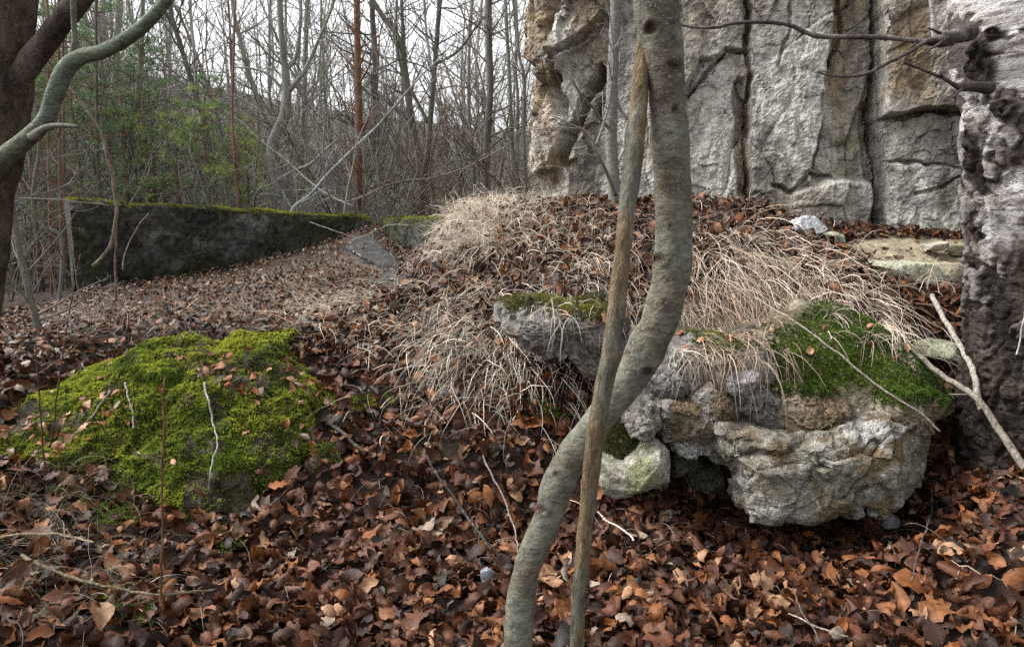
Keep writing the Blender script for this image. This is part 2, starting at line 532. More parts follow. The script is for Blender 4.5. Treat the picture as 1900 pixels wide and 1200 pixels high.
B = np.stack([np.broadcast_to(bx, UU.shape), np.broadcast_to(by, UU.shape), ZZ], -1)
NN = np.stack([np.broadcast_to(nx, UU.shape), np.broadcast_to(ny, UU.shape), np.zeros_like(UU)], -1)
cu, cv = project(B)
wu = cu + 9 * fbm(B, 2.2, 4, 21) + 2.5 * noise(B * 14, 2)
wv = cv + 9 * fbm(B, 2.2, 4, 31) + 2.5 * noise(B * 14, 3)
d = 0.05 * fbm(B * [1, 1, .35], 1.1, 3, 41) + 0.012 * fbm(B * [1, 1, .3], 4, 4, 43, ridge=True)
d += 0.022 * fbm(B, 11, 4, 47, 0.6)
q1, q2 = chips(B, 1.5, 5, .25, (1, 1, .4))
d += 0.075 * q1 - 0.02 * np.exp(-(q2 / .03) ** 2)
q1, q2 = chips(B, 3.2, 95, .12, (1, 1, .55))
d += 0.028 * q1 - 0.006 * np.exp(-(q2 / .03) ** 2)
q1, q2 = chips(B, 6, 9, .08, (1, 1, .5))
d += (0.024 + .05 * sstep(1160, 1060, cu)) * q1
q1, q2 = chips(B, 17, 19, .03, (1, 1, .6))
d += 0.011 * q1
d += 0.010 * fbm(B, 40, 3, 49)
CR = [([(1385,-120),(1385,90),(1394,130),(1386,230),(1390,370)], 6, .16), ([(1374,150),(1372,260),(1384,360)], 11, .12),
      ([(1392,95),(1350,92),(1325,115),(1300,150),(1275,175)], 3.5, .10), ([(1632,-80),(1632,200),(1642,330),(1632,445)], 7, .30),
      ([(1622,200),(1628,330),(1626,430)], 14, .16),
      ([(1545,330),(1500,318),(1470,352),(1440,345)], 5, .08), ([(1635,303),(1700,300),(1790,310)], 3.5, .07),
      ([(1700,362),(1750,345),(1800,312)], 3, .05), ([(1640,228),(1668,220),(1714,202),(1790,208)], 5, .12),
      ([(1118,130),(1090,180),(1064,240),(1046,300)], 11, .30), ([(1030,45),(1058,0),(1068,-60)], 9, .18),
      ([(1125,40),(1090,72),(1042,110),(1030,160),(1042,210)], 8, .18), ([(1135,150),(1108,215)], 7, .18),
      ([(1470,-80),(1462,60),(1440,120)], 3, .05), ([(1530,180),(1522,260),(1505,320)], 6, .09), ([(1560,-60),(1563,60),(1535,150)], 4, .08),
      ([(1000,120),(1012,160),(1004,215)], 8, .10)]
for poly, wd, dp in CR:
    dd = pdist(poly, wu, wv)
    d -= dp * (1 - sstep(.35 * wd, 1.25 * wd, dd + wd * .45 * fbm(B, 7, 3, int(dp * 1000) + 7)))
BL = [([(1640,-200),(1800,-200),(1800,205),(1712,198),(1640,225)], .14, 4), ([(1562,-200),(1630,-200),(1634,335),(1505,330),(1535,180)], -.16, 7),
      ([(1390,-200),(1562,-200),(1535,180),(1505,330),(1470,350),(1390,360)], .08, 5), ([(1275,-200),(1385,-200),(1385,90),(1300,112),(1268,165)], .07, 4),
      ([(980,-200),(1058,-200),(1030,50),(1045,100),(1030,200),(1065,240),(1045,310),(985,330)], .10, 6),
      ([(1065,-200),(1160,-200),(1125,50),(1080,90),(1035,140),(1040,60)], .16, 4), ([(1640,305),(1800,305),(1830,430),(1640,450)], .07, 5),
      ([(1400,350),(1470,355),(1560,330),(1620,345),(1625,450),(1400,420)], .10, 8)]
for poly, dp, wd in BL:
    d += dp * sstep(-wd, wd, sdf(poly, wu, wv))
d += 0.5 * sstep(6.0, 6.6, ZZ) * -1 + 0.25 * fbm(B, .6, 2, 77)* sstep(3.6, 4.6, ZZ)
CV = B + NN * d[..., None]
CV[..., 2] += 0.02 * fbm(B, 6, 3, 51)
g1 = sstep(-.35, .35, fbm(B * [1, 1, .4], 2.0, 4, 61))
ccol = mixc((0.32, 0.29, 0.24), (0.54, 0.52, 0.475), g1)
och = np.zeros_like(d)
for poly, wd, am in [([(980,-200),(1062,-200),(1040,60),(1045,110),(1030,200),(1065,300),(1040,350),(985,350)], 14, .85),
                     ([(1560,-200),(1632,-200),(1632,270),(1560,280),(1540,150)], 12, .7), ([(1655,-200),(1725,-200),(1720,200),(1640,225)], 18, .85),
                     ([(1060,-200),(1160,-200),(1130,70),(1085,110),(1060,60)], 12, .5), ([(1366,-100),(1395,-100),(1395,360),(1372,360)], 5, .7),
                     ([(1110,60),(1140,40),(1140,240),(1060,300),(1040,250)], 8, .5)]:
    och = np.maximum(och, am * sstep(-wd, wd, sdf(poly, wu, wv)))
och = och * sstep(-.5, .25, fbm(B, 3, 4, 71))
ccol = mixc(ccol, mixc((0.30, 0.21, 0.105), (0.17, 0.115, 0.065), sstep(-.3, .3, fbm(B, 5, 3, 73))), och)
grn = np.maximum(.75 * sstep(-14, 10, sdf([(1490,260),(1625,250),(1628,330),(1510,325)], wu, wv)), .55 * sstep(-20, 20, sdf([(1700,360),(1800,310),(1850,450),(1690,450)], wu, wv)))
ccol = mixc(ccol, (0.14, 0.15, 0.06), grn * sstep(-.4, .4, fbm(B, 4, 3, 75)))
drk = sstep(.05, .5, fbm(B * [1, 1, .25], 4, 5, 79, .65)) * .7
ccol = mixc(ccol, (0.10, 0.09, 0.08), drk)
nr, nc = UU.shape
# top and back so the cliff is a solid mass
back = CV[-1] + np.stack([-nx * 3.0, -ny * 3.0, np.full(nc, .25)], -1)
mid = CV[-1] + np.stack([-nx * 1.2, -ny * 1.2, np.full(nc, .35)], -1)
bot = back.copy(); bot[:, 2] = 0.3
CV = np.concatenate([CV, mid[None], back[None], bot[None]])
ccol = np.concatenate([ccol, np.repeat(ccol[-1:], 3, 0)])
cliff = mk('cliff', CV, grid_faces(nr + 3, nc), M_cliff, ccol.reshape(-1, 3), smooth=False)
tag(cliff, 'tall grey sandstone cliff face with ochre stains and deep vertical clefts behind the mound', 'cliff')

# ------------------------------------------------------------------ rocks from outlines
def rock_arrays(poly, Y, thick, tilt=0.0, seed=0, amp=0.02, facets=6, nt_=56, nphi=120, power=0.6, fs=9.0, center=None, lump=0):
    poly = np.array(poly, float)
    c = poly.mean(0) if center is None else np.array(center, float)
    ph = np.arange(nphi) / nphi * 2 * np.pi
    dx, dy = np.cos(ph), np.sin(ph)
    rr = np.zeros(nphi)
    n = len(poly)
    for k in range(n):
        a, b = poly[k] - c, poly[(k + 1) % n] - c
        e = b - a
        den = dx * e[1] - dy * e[0]
        den = np.where(np.abs(den) < 1e-9, 1e-9, den)
        t = (a[0] * e[1] - a[1] * e[0]) / den
        s = (a[0] * dy - a[1] * dx) / den
        ok = (t > 0) & (s >= -1e-6) & (s <= 1 + 1e-6)
        rr = np.where(ok, np.maximum(rr, t), rr)
    rr = np.maximum(rr, 1)
    rr = rr * (1 + .055 * noise(np.stack([dx * 4, dy * 4, dx * 0 + seed], -1), seed) + .03 * noise(np.stack([dx * 11, dy * 11, dx * 0 + seed], -1), seed + 1))
    tq = np.linspace(0.0, np.pi, 4000)
    tr_, td_ = np.sin(tq) ** power, np.sign(np.cos(tq)) * np.abs(np.cos(tq)) ** power
    kk = thick / (rr.mean() * Y / FPX)
    al = np.append(0, np.cumsum(np.hypot(np.diff(tr_), np.diff(td_) * kk)))
    th = np.interp(np.linspace(0, al[-1], nt_), al, tq)
    th[0], th[-1] = 1e-6, np.pi - 1e-6
    st, ct = np.sin(th), np.cos(th)
    rad = st[:, None] ** power * rr[None, :]
    dep = np.sign(ct) * np.abs(ct) ** power * thick
    C = at(c[0], c[1], Y)
    k = Y / FPX
    X = rad * dx * k; Z = -rad * dy * k
    Yd = -np.broadcast_to(dep[:, None], X.shape)
    V = np.stack([X, Yd, Z], -1)
    rs = np.random.default_rng(seed)
    ext = np.array([np.abs(X).max(), thick, np.abs(Z).max()])
    for _ in range(facets):
        nrm = rs.normal(size=3); nrm[1] = -abs(nrm[1]) - .3; nrm /= np.linalg.norm(nrm)
        sup = (V @ nrm).max()
        lim = sup * rs.uniform(.62, .85)
        pr = V @ nrm
        over = np.maximum(pr - lim, 0) * .85
        V = V - nrm * over[..., None]
    V[..., 1] += tilt * V[..., 2]
    # normals for displacement
    du = np.roll(V, -1, 1) - np.roll(V, 1, 1)
    dv = np.gradient(V, axis=0)
    nn = np.cross(du, dv); nn /= np.linalg.norm(nn, axis=-1, keepdims=True) + 1e-12
    nn[0] = nn[2].mean(0); nn[1] = .5 * nn[1] + .5 * nn[2].mean(0); nn[-1] = nn[-3].mean(0); nn[0] /= np.linalg.norm(nn[0, 0]); nn[-1] /= np.linalg.norm(nn[-1, 0])
    out = V - V.mean((0, 1))
    sgn = np.sign((nn * out).sum(-1).mean()); nn = nn * (sgn or 1)
    W = V + C
    disp = .0022 * fbm(W, 60, 3, seed + 6, .6) + amp * fbm(W, fs, 5, seed + 3, .6) + amp * .8 * fbm(W, fs * .5, 2, seed + 4, ridge=True)
    if lump:
        q1, q2 = chips(W, 1 / lump, seed, lump * .6)
        disp += min(lump, .10) * .36 * q1 - min(lump, .08) * .12 * np.exp(-(q2 / .05) ** 2)
        q1, q2 = chips(W, 2.6 / lump, seed + 20, lump * .3)
        disp += min(lump, .07) * .16 * q1
    W = W + nn * disp[..., None]
    flip = sgn > 0
    F = grid_faces(nt_, nphi, True)
    return W, F, nn

def rock_color(W, a, b, c=None, seed=0, sc=5):
    t = sstep(-.35, .35, fbm(W, sc, 4, seed))
    col = mixc(a, b, t)
    if c is not None:
        col = mixc(col, c, sstep(.05, .4, fbm(W, sc * 1.7, 3, seed + 9)))
    return col

SURF = []      # surfaces that carry moss and leaves: (V, F)
def rock(name, poly, Y, thick, a, b, c=None, mat=None, parent=None, keep=True, seed=1, amp_smooth=False, **k):
    W, F, nn = rock_arrays(poly, Y, thick, seed=seed, **k)
    o = mk(name, W, F, mat or M_rock, rock_color(W, a, b, c, seed).reshape(-1, 3), parent, smooth=(amp_smooth))
    if keep: SURF.append((name, W.reshape(-1, 3), F))
    return o, W, F

def surf_sample(W, F, n):
    V = W.reshape(-1, 3)
    a, b, c, d_ = (V[F[:, i]] for i in range(4))
    nr_ = np.cross(c - a, d_ - b)
    ar = np.linalg.norm(nr_, axis=1)
    idx = rng.choice(len(F), n, p=ar / ar.sum())
    u, v = rng.random(n)[:, None], rng.random(n)[:, None]
    P = (a[idx] * (1 - u) + b[idx] * u) * (1 - v) + (d_[idx] * (1 - u) + c[idx] * u) * v
    N_ = nr_[idx] / (ar[idx][:, None] + 1e-12)
    cen = V.mean(0)
    s = np.sign(((P - cen) * N_).sum(1)).mean()
    return P, N_ * (1 if s >= 0 else -1)

# moss tuft template: bent little blades
def tuft(nb, seed, spread=.9):
    rs = np.random.default_rng(seed)
    V, F = [], []
    for k in range(nb):
        a = rs.uniform(0, 2 * np.pi); l = rs.uniform(.7, 1.2); wd = rs.uniform(.14, .24)
        o = np.array([math.cos(a), math.sin(a), 0]); s = np.array([-o[1], o[0], 0])
        sp = rs.uniform(.3, spread)
        p0 = o * .1; p1 = o * sp * .55 * l + [0, 0, .55 * l]; p2 = o * sp * l + [0, 0, rs.uniform(.35, .85) * l]
        i = len(V)
        V += [p0, p1 + s * wd, p2, p1 - s * wd]
        F += [(i, i + 1, i + 2), (i, i + 2, i + 3)]
    return np.array(V), np.array(F)

def moss_mesh(name, P, N_, size, cols, parent=None, label=None, variants=3, nb=5):
    acc = Acc()
    n = len(P)
    var = rng.integers(0, variants, n)
    for v in range(variants):
        m = var == v
        if not m.any(): continue
        T, F = tuft(nb, 100 + v)
        tilt = N_[m] + rng.normal(0, .35, (m.sum(), 3)) + [0, 0, .3]
        Rm = frames(tilt, rng.uniform(0, 6.28, m.sum())) * (size * rng.uniform(.6, 1.35, m.sum()))[:, None, None]
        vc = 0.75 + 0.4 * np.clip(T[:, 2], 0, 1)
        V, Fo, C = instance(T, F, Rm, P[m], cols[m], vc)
        acc.add(V, Fo, C)
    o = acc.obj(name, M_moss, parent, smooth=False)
    tag(o, kind='stuff')
    if label: o['label'] = label
    return o

MOSS_Y, MOSS_G, MOSS_D = np.array((.42, .45, .06)), np.array((.20, .27, .04)), np.array((.06, .075, .02))

# left mossy boulder
BD = thing('mossy_boulder', 'long low boulder thickly grown with bright green moss, lying in the leaves', 'boulder', at(380, 900, 3.2))
LBW, LBF, _ = rock_arrays(LB, 3.46, .42, tilt=.95, seed=11, amp=.055, facets=0, nt_=120, nphi=280, power=.74, fs=4.5, center=(330, 790), lump=.09)
lbcol = rock_color(LBW, (.05, .038, .027), (.12, .098, .07), (.035, .027, .02), 5, 9)
lu, lv = project(LBW)
def mossmask_left(P):
    u, v = project(P)
    q = fbm(P, 4, 4, 91) + .45 * sstep(470, 560, u)
    m = sstep(-.62, -.28, q) * 1.0
    m = np.where((u > 340) & (u < 470) & (v > 875), m * .15, m)              # bare stone at the foot
    bare = sdf([(340,665),(520,650),(540,700),(500,760),(430,745),(330,700)], u, v)
    m *= 1 - .9 * sstep(-15, 25, bare) * sstep(-.35, .1, fbm(P, 6, 3, 95))
    m *= 1 - .7 * sstep(.18, .36, fbm(P, 10, 3, 97))
    m *= 1 - .45 * sstep(-12, 10, sdf([(0,790),(60,745),(130,775),(180,730),(250,720),(240,790),(170,800),(100,830),(0,830)], u + 20 * noise(P * 6, 5), v))
    return m
mm = mossmask_left(LBW)
lbcol = mixc(lbcol, (.035, .045, .012), sstep(.2, .6, mm))
mk('rock', LBW, LBF, M_rock, lbcol.reshape(-1, 3), BD)
SURF.append(('rock', LBW.reshape(-1, 3), LBF))
P, N_ = surf_sample(LBW, LBF, 130000)
u, v = project(P)
keep = (rng.random(len(P)) < mossmask_left(P)) & (N_[:, 1] < .75) & (N_[:, 2] > -.5)
P, N_ = P[keep], N_[keep]
u, v = project(P)
yel = sstep(-.3, .4, fbm(P, 4, 3, 19) + .5 * (N_[:, 2] - .55) + .3 * sstep(420, 100, u))
mc = mixc(MOSS_G, MOSS_Y, yel)
mc = mixc(mc, MOSS_D, sstep(.12, .5, fbm(P, 9, 3, 29)) * .7) * rng.uniform(.7, 1.25, (len(P), 1))
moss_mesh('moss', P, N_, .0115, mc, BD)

def ground_moss(poly, n, col):
    P = sample_zone(n, (-3.2, 3, 2.0, 4.6), poly)
    k = fbm(P, 9, 3, 61) > -.12
    P = P[k]
    N_ = nat(P[:, 0], P[:, 1]); P = P + N_ * .035
    c = mixc(col, MOSS_D, sstep(-.1, .5, fbm(P, 8, 3, 62))) * rng.uniform(.6, 1.2, (len(P), 1))
    return moss_mesh('moss', P, N_, .014, c, ground)
ground_moss([(590,735),(720,725),(735,765),(640,775)], 1800, MOSS_Y * .7)
ground_moss([(540,835),(635,830),(640,870),(560,880)], 1300, MOSS_G * .8)
ground_moss([(150,930),(240,930),(250,985),(170,990)], 900, MOSS_G * .7)
ground_moss([(95,890),(150,885),(150,925),(95,925)], 500, MOSS_G * .6)
ground_moss([(400,985),(450,985),(455,1040),(405,1040)], 500, MOSS_G * .6)
ground_moss([(190,1120),(290,1110),(280,1180),(190,1190)], 900, MOSS_G * .6)
ground_moss([(985,740),(1075,740),(1080,785),(980,780)], 900, MOSS_G * .5)

# ruin of rubble masonry on the right
RU = thing('rubble_ruin', 'crumbling lump of rubble masonry with a dark hollow, overhung by dry grass', 'ruin', at(1450, 950, 3.2))
G1, G2, BR, PB = (.19, .18, .165), (.38, .37, .355), (.16, .12, .075), (.31, .27, .20)
stones = [
 ([(918,566),(960,550),(1040,560),(1110,560),(1160,590),(1180,650),(1140,695),(1088,692),(1062,655),(1012,652),(962,625),(925,602)], 3.38, .26, G1, (.33,.31,.29), BR, dict(seed=21, amp=.022, facets=5, tilt=.2, lump=.05)),
 ([(1198,713),(1223,685),(1249,688),(1270,723),(1255,739),(1225,732)], 3.16, .12, G1, G2, None, dict(seed=22, amp=.015, facets=11, lump=0.053, power=.42)),
 ([(1245,663),(1273,645),(1299,665),(1303,690),(1273,699),(1248,689)], 3.2, .12, PB, G2, None, dict(seed=23, amp=.015, facets=9, lump=0.053, power=.42)),
 ([(1297,658),(1335,650),(1350,680),(1330,690),(1298,682)], 3.2, .12, G1, PB, None, dict(seed=24, amp=.015, facets=9, lump=0.053, power=.42)),
 ([(1261,700),(1302,691),(1306,712),(1287,736),(1268,728)], 3.2, .10, PB, G1, None, dict(seed=25, amp=.015, facets=9, lump=0.053, power=.42)),
 ([(1161,773),(1180,741),(1222,731),(1230,787),(1197,821),(1170,799)], 3.12, .13, G1, (.27,.25,.22), None, dict(seed=26, amp=.015, facets=9, lump=0.075, power=.42)),
 ([(1222,738),(1287,734),(1315,755),(1337,787),(1332,799),(1287,804),(1226,817)], 3.14, .15, BR, (.42,.41,.38), None, dict(seed=27, amp=.02, facets=3, lump=.028)),
 ([(1225,812),(1287,798),(1334,788),(1342,852),(1302,834),(1249,834)], 3.16, .20, G1, G2, None, dict(seed=28, amp=.015, facets=11, lump=0.075, power=.42)),
 ([(1281,740),(1317,708),(1349,745),(1368,776),(1333,769),(1298,776)], 3.08, .12, BR, (.36,.34,.30), None, dict(seed=29, amp=.018, facets=4, lump=.024)),
 ([(1318,692),(1427,684),(1436,733),(1455,810),(1407,790),(1358,774),(1343,745)], 3.12, .13, (.19,.175,.165), (.28,.265,.26), None, dict(seed=30, amp=.015, facets=11, lump=0.075, power=.42)),
 ([(1432,722),(1490,710),(1573,715),(1569,766),(1542,783),(1497,779),(1447,810)], 3.1, .20, BR, PB, None, dict(seed=31, amp=.02, facets=5, lump=.05)),
 ([(1560,712),(1640,706),(1700,716),(1752,745),(1740,790),(1650,790),(1575,775)], 3.12, .22, BR, PB, None, dict(seed=33, amp=.02, facets=5, lump=.05)),
 ([(1331,783),(1338,847),(1351,893),(1366,915),(1373,940),(1441,959),(1505,943),(1531,926),(1557,945),(1587,932),(1625,932),(1647,912),(1692,897),(1722,856),(1739,820),(1750,780),(1700,745),(1620,745),(1569,765),(1524,772),(1449,797),(1400,786)],
  3.03, .24, (.20,.18,.135), (.39,.375,.34), (.16,.12,.07), dict(seed=32, amp=.018, facets=2, lump=.15, nt_=130, nphi=280, fs=7, power=.5)),
 ([(1405,625),(1520,572),(1600,582),(1670,645),(1722,695),(1752,745),(1650,760),(1500,745),(1425,715)], 3.34, .26, (.12,.10,.06), PB, None, dict(seed=34, amp=.03, facets=2, tilt=.75, nt_=80, nphi=160)),
 ([(1180,640),(1290,620),(1420,640),(1440,700),(1300,700),(1200,690)], 3.36, .22, (.12,.10,.08), G1, None, dict(seed=35, amp=.03, facets=3, tilt=.5)),
 ([(1120,800),(1150,780),(1200,818),(1165,860),(1118,862)], 3.26, .14, (.10,.09,.05), (.14,.14,.07), None, dict(seed=36, amp=.012, facets=3)),
 ([(1243,838),(1285,832),(1302,858),(1262,878),(1240,870)], 3.42, .16, (.12,.11,.08), (.17,.16,.12), None, dict(seed=37, amp=.012, facets=5)),
 ([(1268,868),(1330,850),(1352,880),(1340,905),(1280,900)], 3.5, .16, (.13,.13,.09), (.18,.17,.12), None, dict(seed=38, amp=.012, facets=5)),
]
stone_arr = {}
for i, (poly, Y, th, a, b, c, kw) in enumerate(stones):
    mat = M_lichen if kw['seed'] in (27, 29, 32, 21) else M_rock
    o, W, F = rock('stone', poly, Y, th, a, b, c, mat, RU, **kw)
    stone_arr[kw['seed']] = (W, F)
# dark mortar core behind the stones
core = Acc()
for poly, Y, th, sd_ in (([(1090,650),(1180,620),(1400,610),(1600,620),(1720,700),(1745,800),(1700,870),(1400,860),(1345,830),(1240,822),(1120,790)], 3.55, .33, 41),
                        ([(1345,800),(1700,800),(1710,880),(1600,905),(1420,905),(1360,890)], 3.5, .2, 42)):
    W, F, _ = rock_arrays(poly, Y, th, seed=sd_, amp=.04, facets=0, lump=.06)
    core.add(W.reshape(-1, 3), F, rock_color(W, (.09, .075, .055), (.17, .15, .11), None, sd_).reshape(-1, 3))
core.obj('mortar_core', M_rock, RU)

def mossy(seeds, poly, n, colr, parent, size=.011, soft=12, nz=-.2, label=None):
    PP, NNl = [], []
    for s in seeds:
        W, F = s if isinstance(s, tuple) else stone_arr[s]
        P, N_ = surf_sample(W, F, n)
        u, v = project(P)
        k = sstep(-soft, soft, sdf(poly, u + 14 * noise(P * 9, 2), v + 14 * noise(P * 9, 7)))
        k = (rng.random(n) < k) & (N_[:, 2] > nz) & (N_[:, 1] < .6)
        PP.append(P[k]); NNl.append(N_[k])
    P = np.concatenate(PP); N_ = np.concatenate(NNl)
    t = sstep(-.3, .4, fbm(P, 8, 3, 33))
    c = mixc(colr[0], colr[1], t) * rng.uniform(.65, 1.3, (len(P), 1))
    return moss_mesh('moss', P, N_, size, c, parent, label)
mossy((34, 33, 31), [(1524,566),(1561,572),(1632,600),(1670,650),(1728,695),(1755,745),(1662,738),(1610,712),(1524,726),(1486,718),(1420,700),(1405,640),(1482,605)], 45000,
      ((.05, .095, .013), (.11, .165, .022)), RU, soft=26, label='deep green cushion moss')
mossy((21,), [(930,560),(1000,540),(1080,530),(1150,560),(1160,600),(1070,592),(1000,578),(940,576)], 30000, ((.10, .10, .02), (.24, .22, .035)), RU, .009, nz=-.3, label='yellow green moss')
mossy((36,), [(1118,780),(1210,780),(1190,850),(1115,855)], 9000, ((.055, .06, .015), (.09, .09, .02)), RU, .008)
mossy((35,), [(1280,610),(1345,600),(1400,640),(1340,670),(1290,650)], 9000, ((.07, .10, .015), (.14, .17, .02)), RU)

# loose boulder at the left of the hollow
o, BW, BF = rock('boulder', [(1108,852),(1158,858),(1212,812),(1244,833),(1249,867),(1217,912),(1142,941),(1112,905)], 3.08, .2, (.30,.28,.22), (.44,.42,.36), (.25,.26,.15), M_rock, None, seed=51, amp=.012, facets=9, nt_=70, nphi=150)
tag(o, 'pale smooth boulder wedged beside the dark hollow behind the pole thin trunk', 'boulder')
# small loose stones on the slope and by the cliff
small = [
 ('angular_stone', [(1467,412),(1490,402),(1512,403),(1532,425),(1505,437),(1485,440),(1470,428)], 4.75, .10, (.40,.41,.42), (.52,.53,.55), 'pale blue grey angular stone on top of the leafy crest below the cliff', 61, 8),
 ('round_stone', [(1524,440),(1540,430),(1560,436),(1563,455),(1530,458)], 4.8, .08, (.32,.32,.24), (.40,.40,.30), 'small greenish round stone just right of the pale angular stone', 62, 4),
 ('stone_slab', [(1600,486),(1640,484),(1735,489),(1733,528),(1690,530),(1655,522),(1625,512)], 4.4, .22, (.36,.37,.27), (.50,.50,.38), 'flat pale greenish stone slab on the gravel below the cliff', 63, 3),
 ('ledge_stone', [(1715,643),(1745,634),(1782,638),(1780,660),(1755,670),(1720,662)], 3.5, .15, (.20,.21,.14), (.30,.31,.22), 'greenish flat stone poking from the leaves beside the birch base', 64, 6),
 ('broken_stone', [(1735,492),(1760,487),(1795,500),(1790,530),(1745,528)], 4.45, .12, (.30,.27,.19), (.40,.37,.28), 'crumbly tan stone against the right end of the pale slab', 65, 5),
 ('flat_stone', [(1718,455),(1752,447),(1760,455),(1740,466),(1720,464)], 5.0, .10, (.38,.35,.27), (.46,.43,.34), 'thin flat tan stone at the foot of the cliff', 66, 5),
 ('cliff_foot_stone', [(1765,455),(1788,452),(1795,472),(1768,474)], 5.0, .08, (.28,.27,.18), (.38,.36,.26), 'small lumpy stone between the cliff foot and the birch', 67, 5),
 ('slate_piece', [(1032 + 1,1) for _ in ()] or [(890,1060),(905,1052),(918,1062),(912,1078),(895,1082)], 2.42, .03, (.16,.17,.19), (.24,.25,.27), 'small blue grey stone chip among the leaves left of the curved trunk', 68, 6),
 ('grey_pebble', [(1630,955),(1650,950),(1668,960),(1660,975),(1636,975)], 3.0, .05, (.20,.20,.20), (.30,.30,.31), 'grey pebble in the shade under the overhanging block', 69, 5),
]
for nm, poly, Y, th, a, b, lb, sd_, fc in small:
    o, W, F = rock(nm, poly, Y, th, a, b, None, M_rock, None, seed=sd_, amp=.006, facets=fc, nt_=36, nphi=72, power=.45)
    tag(o, lb, 'stone')
# dark slabs lying on the ground at the wall corner
for poly, Y, lb, sd_ in (([(640,462),(655,440),(690,438),(722,470),(745,492),(700,490)], 7.3, 'grey weathered paving slab sloping down from the wall corner', 71),
                    ([(700,525),(730,500),(770,498),(800,520),(770,545),(715,545)], 6.0, 'dark flat slate slab at the foot of the short wall below the grass', 72)):
    P0 = at(np.mean([p[0] for p in poly]), np.mean([p[1] for p in poly]), Y)
    q = []
    for (a_, b_) in poly:          # drop each corner on the ground
        ys = np.linspace(Y - 1.6, Y + 1.6, 200)
        pp = at(a_, b_, ys)
        k_ = np.argmin(np.abs(pp[:, 2] - zat(pp[:, 0], pp[:, 1]) - .03))
        q.append(pp[k_])
    q = np.array(q)
    q[:, 2] = zat(q[:, 0], q[:, 1]) + .03
    n = len(q); cen = q.mean(0)
    acc = Acc()
    rings = []
    for rr_, dz in ((1.0, -.08), (1.0, 0), (.96, .012), (.6, .014), (.25, .012)):
        e = []
        for k in range(n):
            for t in np.linspace(0, 1, 10)[:-1]:
                e.append(q[k] * (1 - t) + q[(k + 1) % n] * t)
        e = np.array(e); e = cen + (e - cen) * rr_
        e[:, 2] += dz + .01 * noise(e * 9, 3); e[:, :2] += .03 * np.stack([noise(e * 6, 4), noise(e * 6, 5)], -1)
        rings.append(e)
    rg = np.array(rings); m_ = rg.shape[1]
    V = np.vstack([rg.reshape(-1, 3), cen + [0, 0, .012]])
    F = grid_faces(5, m_, True)
    T3 = np.stack([4 * m_ + np.arange(m_), 4 * m_ + (np.arange(m_) + 1) % m_, np.full(m_, 5 * m_)], -1)
    o = mk('paving_slab', V, [F, T3], M_concrete, (.05, .05, .049))
    tag(o, lb, 'slab')

# ------------------------------------------------------------------ concrete walls
def wall_arrays(A, Bp, zt0, zt1, zb, th, n, seed, side=-1):
    """loft of a rounded rectangle from A to B (xy), front face towards side"""
    A, Bp = np.array(A, float), np.array(Bp, float)
    L = np.linalg.norm(Bp - A); t = (Bp - A) / L
    nrm = np.array([t[1], -t[0]]) * side        # points to the front
    hh = 46; tt = 16
    prof = [(0, k) for k in np.linspace(0, 1, hh)] + [(k, 1) for k in np.linspace(0, 1, tt)[1:]] + [(1, k) for k in np.linspace(1, 0, 14)[1:]]
    prof = np.array(prof)
    s = np.linspace(0, 1, n)
    S, Kk = np.meshgrid(s, np.arange(len(prof)), indexing='ij')
    pd, ph_ = prof[Kk, 0], prof[Kk, 1]
    zt = zt0 * (1 - S) + zt1 * S
    x = A[0] + (Bp[0] - A[0]) * S - nrm[0] * pd * th
    y = A[1] + (Bp[1] - A[1]) * S - nrm[1] * pd * th
    z = zb + (zt - zb) * ph_
    V = np.stack([x, y, z], -1)
    Nf = np.where((pd == 0)[..., None], np.array([nrm[0], nrm[1], 0]), np.where((pd == 1)[..., None] & (ph_ < 1)[..., None], -np.array([nrm[0], nrm[1], 0]), np.array([0, 0, 1.])))
    dsp = .045 * fbm(V, 3, 4, seed) + .022 * fbm(V, 16, 4, seed + 5, .65) + .012 * fbm(V * [1, 1, 6], 2, 2, seed + 7)
    edge = np.exp(-(((1 - ph_) * (zt - zb)) / .05) ** 2 - (pd * th / .05) ** 2)
    V = V + Nf * dsp[..., None] - (np.array([nrm[0], nrm[1], 0]) * .03 + [0, 0, .02]) * edge[..., None]
    ends = [V[0], V[-1]]
    m = V.shape[1]
    F = grid_faces(n, m)
    Vf = V.reshape(-1, 3)
    F3 = []
    for row in (0, n - 1):
        c = len(Vf)
        Vf = np.vstack([Vf, V[row].mean(0)])
        k = np.arange(m - 1)
        F3.append(np.stack([row * m + k, row * m + k + 1, np.full(m - 1, c)], -1))
    return V, Vf, F, np.concatenate(F3)
